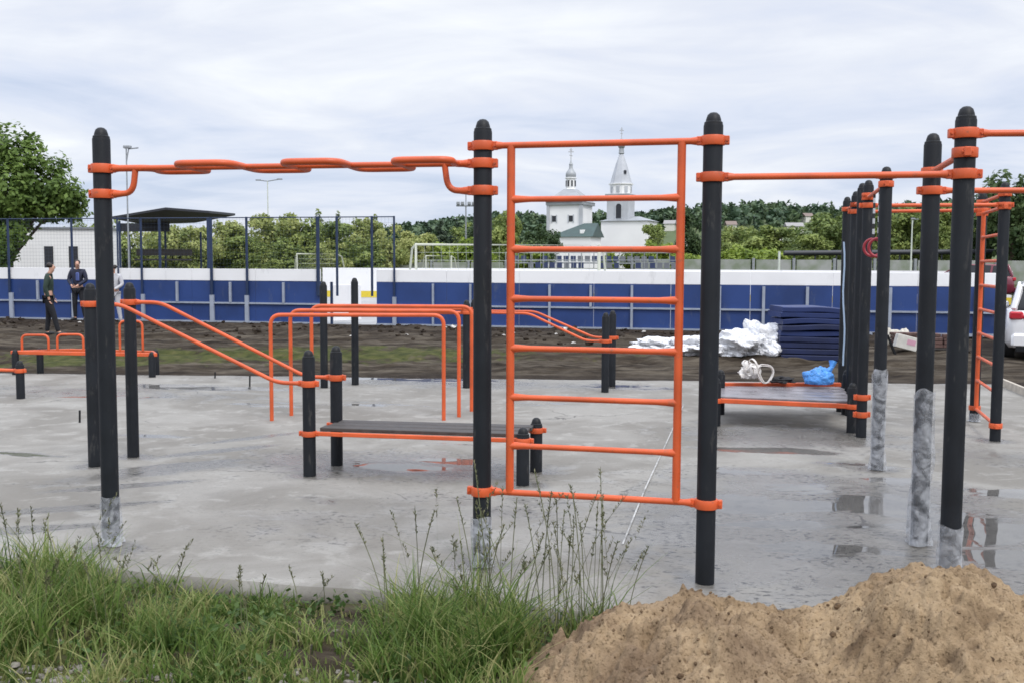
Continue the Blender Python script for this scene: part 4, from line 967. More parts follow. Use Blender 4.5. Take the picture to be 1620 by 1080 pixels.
def crown_points(lobes, N, rng, gap=.0, sf=.55):
    w = np.array([r[0]*r[1]*r[2] for _, r in lobes])**.67; w /= w.sum(); out = []
    ids = rng.choice(len(lobes), N, p=w); d = rng.normal(size=(N, 3)); d /= np.linalg.norm(d, axis=1)[:, None]
    rad = rng.uniform(0, 1, N)**(sf*.6); c = np.array([l[0] for l in lobes])[ids]; r = np.array([l[1] for l in lobes])[ids]
    wob = np.array([1+.28*mnoise.noise(Vector(c[i]*.37+d[i]*2.6)) + .18*mnoise.noise(Vector(c[i]+d[i]*6.5)) for i in range(N)])
    P = c + d*r*(rad*wob)[:, None]; c = c*.75+c.mean(0)*.25
    if gap:
        k = np.array([mnoise.noise(Vector(p*(1.1))) for p in P]); P = P[k > -gap]; c = c[k > -gap]
    CTR[0] = c
    return P
def tints(P, rng, f=.8):
    return np.clip(.5 + .42*np.array([mnoise.noise(Vector(p*f)) for p in P]) + rng.normal(0, .14, len(P)), 0, 1)
def make_tree(kind, seed, h, w, N, leaf, root_loc=(0, 0, 0), matk=None, name='tree'):
    rng = np.random.default_rng(seed); lobes = []
    if kind == 'poplar':
        for k in range(7): z = h*(.18+.12*k); lobes.append(((rng.normal(0, .05*w), rng.normal(0, .05*w), z), (w*.5*(1-.11*k), w*.5*(1-.11*k), h*.12)))
    elif kind == 'pine':
        for k in range(7): z = h*(.35+.095*k); rr_ = w*.5*(1-.13*k); lobes.append(((rng.normal(0, .1*w), rng.normal(0, .1*w), z), (rr_, rr_, h*.06)))
    elif kind == 'shrub':
        for k in range(9): a = rng.uniform(0, 6.3); q = rng.uniform(0, .34)*w; lobes.append(((q*math.cos(a), q*math.sin(a), h*rng.uniform(.2, .62)), (w*rng.uniform(.16, .28), w*rng.uniform(.16, .28), h*rng.uniform(.2, .36))))
    else:
        for k in range(22):
            a = rng.uniform(0, 6.3); zz_ = rng.uniform(.2, .86); q = w*.42*math.sqrt(max(.05, 1-((zz_-.48)/.48)**2))*rng.uniform(.35, 1)
            s = rng.uniform(.10, .22); lobes.append(((q*math.cos(a), q*math.sin(a), h*zz_), (w*s, w*s, h*s*.62)))
        lobes.append(((0, 0, h*.45), (w*.3, w*.3, h*.3)))
    P = crown_points(lobes, N, rng, gap=.28 if kind not in ('poplar', 'pine') else 0)
    kk = P[:, 2] > h*.02; P = P[kk]; CC = CTR[0][kk]
    root = empty(name, (0, 0, 0))
    quads_obj('crown', leaf_quads(P, leaf, rng, ctr=CC), tints(P, rng, 3.5/w), LM[matk or kind], root)
    mb = MB(); mb.tube([(0, 0, -.3), (.03*w, 0, h*.25), (-.02*w, .02*w, h*.55)], [w*.035, w*.028, w*.014], 8)
    for k in range(5):
        l = lobes[k % len(lobes)][0]; z0 = h*(.2+.06*k); mb.tube([(0, 0, z0), (l[0]*.5, l[1]*.5, (z0+l[2])/2+.1), l], [w*.016, w*.012, w*.005], 6)
    mb.build('trunk', MT['bark'], root); return root
PROTO = {}
def proto(kind, i):
    if (kind, i) not in PROTO:
        spec = {'willow': (7, 7.5, 5200, .30), 'broad': (8, 6.5, 5200, .30), 'dark': (8, 5.5, 5000, .28), 'shrub': (3.5, 5, 3600, .24), 'poplar': (9, 2.0, 1600, .28), 'pine': (10, 4, 1800, .34)}[kind]
        nm_ = {'willow': 'willow_tree', 'broad': 'broadleaf_tree', 'dark': 'dark_tree', 'shrub': 'shrub', 'poplar': 'poplar_tree', 'pine': 'pine_tree'}[kind]
        PROTO[(kind, i)] = [make_tree(kind, 100+i*17+len(kind), *spec, name=nm_), spec, False]
    return PROTO[(kind, i)]
def place_tree(kind, i, u, wpx, vtop, Y, label, group='trees and bushes beyond the rink'):
    pr, spec, used = proto(kind, i); base = zground(0, Y) if Y < 290 else 0
    h = V(u, vtop, Y).z-base; w = wpx/FPX*Y
    if used:
        o = pr.copy(); C.objects.link(o)
        for chd in list(pr.children):
            c = chd.copy(); C.objects.link(c); c.parent = o
    else: o = pr; PROTO[(kind, i)][2] = True
    x = V(u, 420, Y).x; o.location = (x, Y, base-.05); o.scale = (w/spec[1], w/spec[1], h/spec[0]); o.rotation_euler = (0, 0, random.uniform(0, 6.28))
    tag(o, label, 'bush' if kind == 'shrub' else 'tree', group)
LAB = {'willow': 'olive green bushy willow in the tree belt behind the rink net', 'broad': 'mid green leafy tree in the belt beyond the grey fence', 'dark': 'dark green dense tree beyond the rink boards',
       'shrub': 'bright yellow-green bush beyond the playing field', 'poplar': 'thin spiky poplar poking above the willow belt', 'pine': 'small dark pine far off left of the floodlight mast'}
TREES = [('broad', 0, 165, 90, 336, 78), ('willow', 0, 215, 90, 347, 80), ('willow', 1, 290, 100, 341, 78), ('willow', 2, 350, 100, 343, 80), ('willow', 0, 405, 100, 331, 86), ('willow', 1, 445, 110, 320, 88),
         ('broad', 1, 487, 80, 336, 88), ('poplar', 0, 505, 26, 331, 97), ('poplar', 1, 534, 26, 335, 97), ('broad', 2, 525, 90, 345, 82), ('willow', 2, 570, 100, 338, 88), ('poplar', 0, 593, 24, 339, 97), ('willow', 0, 618, 80, 347, 86),
         ('willow', 1, 655, 80, 354, 90), ('pine', 0, 676, 30, 350, 170), ('pine', 1, 697, 34, 347, 175), ('pine', 0, 722, 34, 350, 180), ('shrub', 0, 690, 110, 366, 92), ('shrub', 1, 745, 100, 366, 96), ('broad', 0, 735, 70, 347, 135), ('dark', 0, 760, 70, 345, 120),
         ('broad', 1, 798, 66, 323, 100), ('dark', 1, 850, 60, 350, 150), ('shrub', 2, 840, 80, 372, 100), ('dark', 2, 870, 50, 360, 200), ('shrub', 0, 1010, 70, 384, 125), ('shrub', 1, 965, 40, 391, 120), ('broad', 2, 1035, 50, 350, 200), ('shrub', 2, 1052, 70, 372, 150),
         ('dark', 0, 1088, 52, 321, 118), ('shrub', 0, 1085, 70, 388, 92), ('broad', 0, 1140, 70, 362, 140), ('willow', 1, 1165, 80, 346, 160), ('broad', 1, 1200, 90, 350, 150), ('shrub', 1, 1150, 90, 388, 92), ('shrub', 2, 1205, 110, 378, 94), ('shrub', 0, 1245, 80, 384, 92),
         ('broad', 2, 1232, 70, 356, 150), ('broad', 0, 1275, 100, 343, 108), ('broad', 1, 1312, 100, 326, 104), ('broad', 2, 1350, 80, 330, 100), ('dark', 1, 1316, 34, 312, 210), ('broad', 0, 1400, 100, 320, 98), ('broad', 1, 1445, 90, 314, 98), ('broad', 2, 1485, 90, 312, 96), ('broad', 0, 1525, 80, 313, 92),
         ('dark', 2, 1600, 110, 262, 84), ('dark', 0, 1555, 70, 296, 88), ('dark', 1, 1655, 110, 276, 86), ('broad', 1, 1480, 60, 340, 88), ('broad', 2, 1290, 70, 365, 90), ('willow', 2, 250, 80, 352, 84), ('broad', 0, 120, 70, 345, 90), ('willow', 0, 520, 70, 372, 79), ('broad', 1, 580, 70, 375, 80),
         ('willow', 1, 320, 80, 368, 76), ('broad', 2, 390, 80, 368, 78), ('broad', 0, 450, 80, 370, 80)]
for k in TREES: place_tree(*k, LAB[k[0]])
# big near tree at left
def big_tree(u, lob, Y, N, label, seed):
    rng = np.random.default_rng(seed); lobes = [(tuple(V(a, b, Y+dy)), (r/FPX*Y, r/FPX*Y*1.1, r2/FPX*Y)) for a, b, r, r2, dy in lob]
    base = V(u, 420, Y); root = empty('broadleaf_tree', (base.x, Y, .1)); tag(root, label, 'tree')
    P = crown_points(lobes, N, rng, gap=.33); kk = P[:, 2] > .5; P = P[kk]; CC = CTR[0][kk]
    quads_obj('crown', leaf_quads(P, .17, rng, ctr=CC), tints(P, rng, .75), LM['near'], root)
    mb = MB(); mb.tube([(base.x, Y, -.1), (base.x+.1, Y, 2), (base.x, Y, 5)], [.22, .17, .08], 10)
    for l, _ in lobes[:8]: mb.tube([(base.x, Y, 1.8), tuple((Vector((base.x, Y, 2.5))+Vector(l))/2), l], [.09, .06, .02], 6)
    mb.build('trunk', MT['bark'], root)
big_tree(12, [(10, 225, 32, 30, 0), (-25, 250, 45, 40, .5), (38, 252, 36, 34, -.5), (60, 290, 42, 34, 0), (15, 300, 50, 45, -.8), (88, 268, 26, 26, .3), (100, 300, 30, 24, -.4), (118, 316, 22, 20, .2), (75, 326, 45, 24, 0), (20, 338, 48, 30, .2), (-30, 325, 50, 45, 0), (-5, 375, 30, 30, -.3), (4, 398, 26, 24, -1.2), (22, 372, 26, 20, -1.0), (-8, 415, 24, 20, -1.2), (50, 225, 15, 16, 0), (70, 322, 50, 30, 1.5), (118, 336, 24, 16, .6)], 47, 15000, 'large leafy green tree at the left edge of the view', 5)
# forest on the hill: one mass
HOUSES = ((1060, 350, 360, 4.5, 'narrow white far house left of the tall right ladder post'), (1156, 352, 370, 4, 'small grey-roofed far house just right of the ladder post'), (1144, 385, 300, 5, 'low far house at the hill foot beside the ladder post'), (1229, 364, 340, 4.5, 'pale far house on the hillside, lower of the middle pair'), (1256, 354, 380, 7, 'widest pale far house on the hillside'),
                                    (1277, 332, 470, 4.5, 'tiny white far house high on the hillside'), (1090, 378, 310, 5, 'pale far house low behind the dark tree'))
HY = [min(np.arange(330, 520, 2.0), key=lambda q: abs(zhill(V(u, v, q).x, q)+4.2-V(u, v, q).z)+.003*abs(q-Y)) for u, v, Y, _, _ in HOUSES]
rng = np.random.default_rng(3); Ps = []; Ts = []; cnt = 0
for k in range(1500):
    u = rng.uniform(560, 1700); y = 330+230*rng.uniform(0, 1)**.55; x = (u-810)/FPX*y
    t = (y-330)/230
    if any(abs(u-q[0]) < 15 and y < HY[i_]+8 for i_, q in enumerate(HOUSES)): continue
    if rng.uniform() > .35+.8*t: continue
    z = zhill(x, y); h = rng.uniform(6, 10)*(.7+.35*t); w = h*rng.uniform(.5, .85); n = 46
    d = rng.normal(size=(n, 3)); d /= np.linalg.norm(d, axis=1)[:, None]; d *= (rng.uniform(.3, 1, n)**.5)[:, None]
    Ps.append(np.array([x, y, z+h*.5]) + d*np.array([w/2, w/2, h*.52])); Ts.append(np.full(n, np.clip(rng.normal(.62-.38*t, .2), 0, 1)) + rng.normal(0, .1, n))
P = np.concatenate(Ps); o = quads_obj('forest', leaf_quads(P, 1.9, rng), np.clip(np.concatenate(Ts), 0, 1), LM['forest']); tag(o, 'dark green wooded hillside far behind the church', 'forest', kind='stuff')
# far houses
HW = mat('far_house_wall', (.75, .73, .68), .8, vary=.1); HR = [mat('far_roof_grey', (.30, .29, .29), .7), mat('far_roof_brown', (.20, .15, .13), .7)]
for k, (u, v, Y, w_, lb) in enumerate(HOUSES):
    h = 3.2; Y = HY[k]; p = V(u, v, Y); z0 = zhill(p.x, Y)-.3; rt = empty('far_house', (p.x, Y, z0)); tag(rt, lb, 'house', 'houses on the far hillside')
    rz = .3*(k % 3-1); mb = MB(); mb.box((p.x, Y, z0+h/2), (w_, 5, h), rz); mb.build('wall', HW, rt, False)
    m3 = Matrix.Rotation(rz, 3, 'Z'); o0 = Vector((p.x, Y, z0+h)); vs = [o0+m3 @ Vector((a*(w_/2+.4), b*2.9, 0.02)) for a, b in ((-1, -1), (1, -1), (1, 1), (-1, 1))]+[o0+m3 @ Vector((a*(w_/2+.4), 0, 1.7)) for a in (-1, 1)]
    mb = MB(); mb.add(vs, [(0, 1, 5, 4), (1, 2, 5), (2, 3, 4, 5), (3, 0, 4)]); mb.build('roof', HR[k % 2], rt, False)

# ---------------------------------------------------------------- cars
def car(label, loc, rz, paint, group=None):
    L, W, H = 4.1, 1.72, 1.48; root = empty('parked_car', (0, 0, 0)); tag(root, label, 'car', group)
    # rear at y = 0, nose at y = L ; cross sections: (y, half width, z low, z belt, z shoulder)
    stn = [(0.0, .66, .42, .62, .80), (.04, .76, .34, .66, .92), (.16, .82, .26, .70, .98), (.6, .86, .22, .72, .98), (1.4, .86, .20, .72, .95), (2.4, .86, .20, .70, .94), (3.1, .85, .22, .68, .92), (3.7, .80, .26, .62, .78), (4.0, .70, .32, .56, .68), (4.1, .58, .38, .52, .60)]
    vs = []; fs = []
    for (y, hw_, zl, zbt, zsh) in stn:
        for x, z in ((-hw_*.90, zl), (-hw_*.99, zl+.10), (-hw_, zbt), (-hw_*.96, zsh-.03), (-hw_*.90, zsh), (hw_*.90, zsh), (hw_*.96, zsh-.03), (hw_, zbt), (hw_*.99, zl+.10), (hw_*.90, zl)): vs.append((x, y, z))
    for i in range(len(stn)-1):
        for j in range(10): fs.append((i*10+j, i*10+(j+1) % 10, (i+1)*10+(j+1) % 10, (i+1)*10+j))
    fs += [tuple(range(10))[::-1], tuple((len(stn)-1)*10+j for j in range(10))]
    mb = MB(); mb.add(vs, fs); body = mb.build('body', paint, root, sharp=50)
    cab = [(.10, .66, .97, .70, 1.02), (.26, .70, .97, .58, 1.36), (.5, .72, .97, .58, 1.45), (1.2, .74, .95, .59, 1.48), (1.9, .74, .94, .58, 1.44), (2.75, .72, .92, .66, .97)]
    vs = []; fs = []
    for (y, wb, zbt, wr, zr_) in cab:
        for x, z in ((-wb, zbt-.03), (-wr-.02, zr_-.05), (-wr+.06, zr_), (wr-.06, zr_), (wr+.02, zr_-.05), (wb, zbt-.03)): vs.append((x, y, z))
    for i in range(len(cab)-1):
        for j in range(6): fs.append((i*6+j, i*6+(j+1) % 6, (i+1)*6+(j+1) % 6, (i+1)*6+j))
    fs += [tuple(range(6))[::-1], tuple((len(cab)-1)*6+j for j in range(6))]
    mb = MB(); mb.add(vs, fs); mb.build('cabin_glass', mat('car_glass', (.012, .014, .018), .08), root, sharp=30)
    mb = MB()                                                    # roof panel, pillars, spoiler
    mb.add([(-.56, .22, 1.465), (.56, .22, 1.465), (.58, 1.95, 1.475), (-.58, 1.95, 1.475), (-.60, .20, 1.40), (.60, .20, 1.40), (.62, 1.95, 1.43), (-.62, 1.95, 1.43)], [(0, 1, 2, 3), (0, 4, 5, 1), (1, 5, 6, 2), (3, 7, 4, 0), (2, 6, 7, 3), (4, 7, 6, 5)])
    for s in (-1, 1):
        mb.beam((s*.70, .10, .96), (s*.60, .26, 1.42), .10, .10, .02); mb.beam((s*.735, .95, .95), (s*.615, .85, 1.44), .05, .08, .01); mb.beam((s*.72, 2.72, .94), (s*.60, 1.92, 1.45), .06, .06, .01)
    mb.build('roof', paint, root)
    for s in (-1, 1):
        for y in (.72, 3.25):
            mb = MB(); mb.tube([(s*.66, y, .31), (s*.87, y, .31)], .31, 24); wo = mb.build('wheel', mat('tyre', (.015, .015, .016), .8), root); mb = MB(); mb.tube([(s*.868, y, .31), (s*.882, y, .31)], .2, 18); mb.build('rim', MT['steelgrey'], wo)
        mb = MB(); mb.box((s*.66, .04, .86), (.24, .14, .15), bev=.03); mb.box((s*.48, .015, .83), (.14, .08, .08), bev=.02); mb.build('tail_light', mat('tail_red', (.45, .015, .03), .15), root)
        mb = MB(); mb.box((s*.60, 4.0, .62), (.26, .14, .13), bev=.03); mb.build('headlight', MT['palepost'], root)
        mb = MB(); mb.box((s*.86, 2.35, 1.0), (.16, .1, .12), bev=.03); mb.build('mirror', paint, root)
    mb = MB(); mb.box((0, -.02, .40), (1.46, .10, .26), bev=.05); mb.build('bumper', paint, root)
    mb = MB(); mb.box((0, -.02, .25), (1.3, .08, .10)); mb.build('lower_trim', MT['cap'], root)
    mb = MB(); mb.box((0, -.005, .72), (.52, .02, .12)); mb.build('number_plate', MT['white'], root)
    root.location = loc; root.rotation_euler = (0, 0, rz); return root
WPAINT = mat('white_car_paint', (.78, .78, .79), .25, coat=.6); RPAINT = mat('dark_red_car_paint', (.16, .02, .04), .25, coat=.6)
pc = G(1590, 574, 0.0); c0 = car('white hatchback parked on the mud at the right edge, tail towards camera', (pc.x+.76, pc.y-.30, zground(pc.x+.8, pc.y)-.02), R(-26), WPAINT)
pc = V(1640, 430, 40); car('dark red car parked far behind the rink at the right edge', (pc.x, 42, .45), R(75), RPAINT)

# ---------------------------------------------------------------- people
def skin_mesh(name, joints, edges, material, parent, sub=2, roots=()):
    me = bpy.data.meshes.new(name+'_src'); me.from_pydata([j[0] for j in joints], edges, []); o = bpy.data.objects.new(name+'_src', me); C.objects.link(o)
    md = o.modifiers.new('s', 'SKIN'); md.use_smooth_shade = True
    for i, j in enumerate(joints):
        r = j[1]; sv = me.skin_vertices[0].data[i]; sv.radius = (r, r) if not hasattr(r, '__len__') else r; sv.use_root = i in roots
    ss = o.modifiers.new('u', 'SUBSURF'); ss.levels = sub; ss.render_levels = sub
    dg = bpy.context.evaluated_depsgraph_get(); em = bpy.data.meshes.new_from_object(o.evaluated_get(dg)); em.name = name
    bpy.data.objects.remove(o); em.materials.clear(); em.materials.append(material)
    em.polygons.foreach_set('use_smooth', [True]*len(em.polygons))
    r = bpy.data.objects.new(name, em); C.objects.link(r)
    if parent: r.parent = parent
    return r
def person(label, loc, rz, H, J, jacket, trousers, shoes, hair=MT['hair'], accent=None):
    """J: joints in a 1.75 m frame facing -y: hip, chest, neck, head, (sh, el, wr) x 2, (hp, kn, an) x 2"""
    k = H/1.75; S = lambda p: tuple(Vector(p)*k)
    j = {n: Vector(p) for n, p in J.items()}
    joints = []; idx = {}; edges = []
    def add(n, p, r):
        idx[n] = len(joints); joints.append((S(p), r*k if not hasattr(r, '__len__') else (r[0]*k, r[1]*k))); return idx[n]
    add('hip', j['hip'], .105); add('waist', (j['hip']+j['chest'])/2, .098); add('chest', j['chest'], .115); add('neck', j['neck'], .05)
    hd = j['head']; fw = j['face']
    add('jaw', hd+Vector((0, 0, -.07))+fw*.025, .062); add('skull', hd+Vector((0, 0, .02)), .082); add('crown', hd+Vector((0, 0, .085))-fw*.01, .058); add('nose', hd+fw*.105+Vector((0, 0, -.015)), .012)
    edges += [('hip', 'waist'), ('waist', 'chest'), ('chest', 'neck'), ('neck', 'jaw'), ('jaw', 'skull'), ('skull', 'crown'), ('skull', 'nose')]
    roots = []
    for s in 'LR':
        add('sh'+s, j['sh'+s], .058); add('el'+s, j['el'+s], .042); add('wr'+s, j['wr'+s], .028); hdv = (j['wr'+s]-j['el'+s]).normalized(); pm = j['wr'+s]+hdv*.07; add('pm'+s, pm, .032)
        add('hp'+s, j['hp'+s], .085); add('kn'+s, j['kn'+s], .056); add('an'+s, j['an'+s], .038); ft = j['an'+s]+j['toe'+s]; add('ft'+s, ft, .034)
        edges += [('chest', 'sh'+s), ('sh'+s, 'el'+s), ('el'+s, 'wr'+s), ('wr'+s, 'pm'+s), ('hip', 'hp'+s), ('hp'+s, 'kn'+s), ('kn'+s, 'an'+s), ('an'+s, 'ft'+s)]
        side = hdv.cross(Vector((0, 0, 1)) if abs(hdv.z) < .9 else Vector((1, 0, 0))).normalized(); pn = side.cross(hdv)
        for f in range(5):
            off = (f-1.5)*.017 if f < 4 else -.04; ln = (.07, .08, .076, .06, .055)[f]; st_ = .02 if f < 4 else -.03
            a_ = add(f'f{f}a{s}', pm+side*off+hdv*st_, .010); add(f'f{f}b{s}', pm+side*(off*1.1-(.02 if f == 4 else 0))+hdv*(st_+ln*.55)+pn*.008, .009); add(f'f{f}c{s}', pm+side*(off*1.1-(.024 if f == 4 else 0))+hdv*(st_+ln)+pn*.022, .007)
            edges += [(f'f{f}a{s}', f'f{f}b{s}'), (f'f{f}b{s}', f'f{f}c{s}')]; roots.append(a_)
    body = skin_mesh('person', joints, [(idx[a], idx[b]) for a, b in edges], MT['skin'], None, 2, roots=[0]+roots)
    tag(body, label, 'person')
    def cloth(name, names, eds, inc, m):
        jj = []; ii = {}
        for n, mul in names:
            p, r = joints[idx[n]]; ii[n] = len(jj); jj.append((p, r*mul+inc*k))
        return skin_mesh(name, jj, [(ii[a], ii[b]) for a, b in eds], m, body, 2, roots=[0])
    jk = cloth('jacket', [('chest', 1.12), ('waist', 1.12), ('hip', 1.08), ('neck', .9)]+[(n+s, 1.1) for s in 'LR' for n in ('sh', 'el', 'wr')],
          [('chest', 'waist'), ('waist', 'hip'), ('chest', 'neck')]+[e for s in 'LR' for e in (('chest', 'sh'+s), ('sh'+s, 'el'+s), ('el'+s, 'wr'+s))], .012, jacket)
    cloth('trousers', [('hip', 1.05)]+[(n+s, 1.08) for s in 'LR' for n in ('hp', 'kn', 'an')], [e for s in 'LR' for e in (('hip', 'hp'+s), ('hp'+s, 'kn'+s), ('kn'+s, 'an'+s))], .010, trousers)
    for s in 'LR':
        a_, f_ = Vector(joints[idx['an'+s]][0]), Vector(joints[idx['ft'+s]][0]); d = (f_-a_)
        skin_mesh('shoe', [(tuple(a_-Vector((d.x, d.y, 0))*.35+Vector((0, 0, -.035))), .042*k), (tuple(a_+d*.45), .046*k), (tuple(f_+Vector((d.x, d.y, 0))*.25), .038*k)], [(0, 1), (1, 2)], shoes, body, 2, roots=[0])
    h0 = joints[idx['crown']][0]; s0_ = Vector(joints[idx['skull']][0])
    skin_mesh('hair', [(tuple(s0_-fw*.045*k+Vector((0, 0, -.03*k))), .078*k), (tuple(s0_-fw*.025*k+Vector((0, 0, .035*k))), .092*k), (tuple(Vector(h0)+fw*.03*k+Vector((0, 0, .012*k))), .066*k)], [(0, 1), (1, 2)], hair, body, 2, roots=[0])
    sd_ = fw.cross(Vector((0, 0, 1))); mb = MB()
    for s in (-1, 1):
        c = s0_+fw*.078*k+sd_*s*.03*k; mb.lathe([(.001, -.009*k), (.009*k, 0), (.001, .009*k)], c, 8)
    mb.build('eyes', MT['hair'], None).parent = body
    if accent:
        mb = MB()
        c = Vector(joints[idx['chest']][0])+Vector((0, 0, .02*k)); mb.box(c+fw*.117*k+Vector((0, 0, -.06*k)), (.10*k, .05*k, .25*k), bev=.02); mb.build('shirt_front', accent, None).parent = jk
    body.location = loc; body.rotation_euler = (0, 0, rz); return body
def lim(sw):   # mirror helper
    return sw
GREEN = mat('dark_green_jacket', (.030, .055, .042), .8, vary=.3, vscale=9); NAVY = mat('navy_jacket', (.016, .020, .045), .75, vary=.3, vscale=9); BLACKT = mat('black_trousers', (.010, .011, .016), .8, vary=.2)
SHOE = mat('dark_shoe', (.02, .02, .022), .6); PALE = mat('pale_grey_clothes', (.52, .52, .55), .8, vary=.15, vscale=8); BLUESH = mat('blue_shirt', (.06, .09, .26), .7)
F0 = Vector((.85, .45, 0)).normalized()
walk = dict(hip=(0, 0, .95), chest=(.02, .01, 1.30), neck=(.04, .02, 1.50), head=(.07, .03, 1.63), face=F0,
            shL=(-.06, .17, 1.42), elL=(-.08, .20, 1.15), wrL=(.02, .20, .93), shR=(.08, -.15, 1.42), elR=(.02, -.19, 1.15), wrR=(.08, -.16, .92),
            hpL=(-.02, .085, .88), knL=(-.04, .09, .50), anL=(-.10, .10, .09), toeL=Vector((.14, .05, -.05)), hpR=(.03, -.085, .88), knR=(.15, -.06, .50), anR=(.24, -.04, .09), toeR=Vector((.15, .05, -.05)))
p = G(78, 528, .16); z = zground(p.x, p.y); hgt = V(76, 415, p.y).z-z
person('boy in dark green jacket and black trousers walking in front of the rink boards', (p.x, p.y, z), 0, hgt/1.755*1.75, walk, GREEN, BLACKT, SHOE)
F1 = Vector((.35, -.94, 0)).normalized()
stand = dict(hip=(0, 0, .95), chest=(0, -.01, 1.30), neck=(0, -.01, 1.50), head=(.01, -.03, 1.63), face=F1,
             shL=(-.18, 0, 1.42), elL=(-.25, -.03, 1.16), wrL=(-.10, -.20, 1.02), shR=(.18, 0, 1.42), elR=(.25, -.02, 1.16), wrR=(.08, -.20, 1.02),
             hpL=(-.085, 0, .88), knL=(-.10, -.02, .50), anL=(-.11, .02, .09), toeL=Vector((-.03, -.16, -.05)), hpR=(.09, 0, .88), knR=(.13, -.03, .50), anR=(.18, .0, .09), toeR=Vector((.05, -.15, -.05)))
p = V(124, 470, 27.2); z = zground(p.x, p.y); hgt = V(118, 411, p.y).z-z
person('boy in navy jacket with blue front standing with hands together by the rink boards', (p.x, p.y, z), 0, hgt, stand, NAVY, BLACKT, SHOE, accent=BLUESH)
third = dict(stand); third['face'] = Vector((-.9, -.4, 0)).normalized(); third['wrL'] = (-.30, -.22, 1.06); third['elL'] = (-.27, -.04, 1.17)
p = V(181, 470, 26.2); z = zground(p.x, p.y); hgt = V(181, 419, p.y).z-z
person('person in pale grey clothes and dark shoes mostly hidden behind the left tall post', (p.x, p.y, z), 0, hgt, third, PALE, PALE, SHOE)

# ---------------------------------------------------------------- sand heap, grass, pebbles in front
def sand_material():
    m = bpy.data.materials.new('damp_sand'); m.use_nodes = True; nt = m.node_tree; b = nt.nodes['Principled BSDF']; b.inputs['Roughness'].default_value = .95; b.inputs['Specular IOR Level'].default_value = .15
    g = nd(nt, 'ShaderNodeNewGeometry')
    def ns(s, d=7, rough=.6):
        n = nd(nt, 'ShaderNodeTexNoise'); n.inputs['Scale'].default_value = s; n.inputs['Detail'].default_value = d; n.inputs['Roughness'].default_value = rough
        nt.links.new(g.outputs['Position'], n.inputs['Vector']); return n.outputs['Fac']
    r = nd(nt, 'ShaderNodeValToRGB'); nt.links.new(ns(3.2), r.inputs[0]); e = r.color_ramp.elements
    e[0].position = .32; e[0].color = (.165, .112, .068, 1); e[1].position = .66; e[1].color = (.43, .32, .20, 1); x = e.new(.48); x.color = (.345, .25, .152, 1)
    at = nd(nt, 'ShaderNodeAttribute', attribute_name='clay')
    mxx = nd(nt, 'ShaderNodeMix', data_type='RGBA'); nt.links.new(at.outputs['Fac'], mxx.inputs[0]); nt.links.new(r.outputs[0], mxx.inputs[6]); mxx.inputs[7].default_value = (.185, .128, .085, 1)
    r2 = nd(nt, 'ShaderNodeValToRGB'); nt.links.new(ns(60, 4, .7), r2.inputs[0]); r2.color_ramp.elements[0].position = .33; r2.color_ramp.elements[0].color = (.30, .27, .25, 1); r2.color_ramp.elements[1].position = .48; r2.color_ramp.elements[1].color = (1, 1, 1, 1)
    mu = nd(nt, 'ShaderNodeMix', data_type='RGBA', blend_type='MULTIPLY'); mu.inputs[0].default_value = .9; nt.links.new(mxx.outputs[2], mu.inputs[6]); nt.links.new(r2.outputs[0], mu.inputs[7]); nt.links.new(mu.outputs[2], b.inputs['Base Color'])
    ad = nd(nt, 'ShaderNodeMath', operation='MULTIPLY_ADD'); nt.links.new(ns(90, 5, .7), ad.inputs[0]); ad.inputs[1].default_value = .5; nt.links.new(ns(22, 6, .65), ad.inputs[2])
    bp = nd(nt, 'ShaderNodeBump'); bp.inputs['Strength'].default_value = .9; bp.inputs['Distance'].default_value = .022; nt.links.new(ad.outputs[0], bp.inputs['Height']); nt.links.new(bp.outputs[0], b.inputs['Normal'])
    return m
YS = 4.45
CREST = [(V(u, v, YS).x, V(u, v, YS).z) for u, v in ((740, 1092), (790, 1068), (850, 1020), (910, 990), (960, 962), (1010, 952), (1060, 942), (1100, 928), (1140, 946), (1200, 957), (1250, 955), (1300, 945), (1340, 922), (1380, 901), (1430, 889), (1470, 885), (1540, 891), (1570, 908), (1620, 932), (1760, 960), (1900, 1010))]
CXs, CZs = [a for a, _ in CREST], [b for _, b in CREST]
def sand_h(x, y):
    yc = YS + .08*math.sin(x*2.1); base = -.12; d = y-yc
    c = float(np.interp(x, CXs, CZs, left=-.2, right=-.1)) - .034 + .022*sstep(1.25, 1.75, x)
    if d > 0: z = c - .62*d - .10*min(d, .15)
    else: z = c - (.13*(-d) + .12*d*d)
    # gully between the left and the right mound, running down towards the camera
    gx_ = 1.22-.42*(yc-y)+.08*math.sin(y*5); z -= .055*math.exp(-((x-gx_)/.16)**2)*sstep(.02, -.25, d)
    z += .06*math.exp(-((x-.72)/.30)**2-((y-4.12)/.22)**2) + .07*math.exp(-((x-1.75)/.28)**2-((y-4.1)/.20)**2)
    z = max(z, base-.05*abs(d))
    amp = max(0.0, min(1, (z-base)*5))
    w = .35+.65*sstep(.0, -.25, d)                                # crest line itself stays smoother
    lump = w*(.095*fbm(x*2.4, y*2.4, 1.2) + .10*abs(fbm(x*5.0, y*5.0, 4.7)) + .030*fbm(x*13, y*13, 9.9, 3)) + .016*fbm(x*34, y*34, 2.2, 3) - w*.05*max(0, .25-abs(fbm(x*3.1, y*3.1, 17, 3)))*2*sstep(-.05, .3, fbm(x*1.7, y*1.7, 23))
    cell = mnoise.voronoi(Vector((x*9+.6*fbm(x*7, y*7), y*9, .3)))[0]; clod = max(0, .38-cell[0])*.14*(.3+.9*sstep(1.5, .2, x))
    return z + amp*(lump - .012 + clod)
def clay(x, y):
    return max(0, min(1, .75*sstep(1.6, .7, x)*(0.6+1.0*fbm(x*3, y*3, 6)) + .5*fbm(x*1.7, y*1.7, 8)))
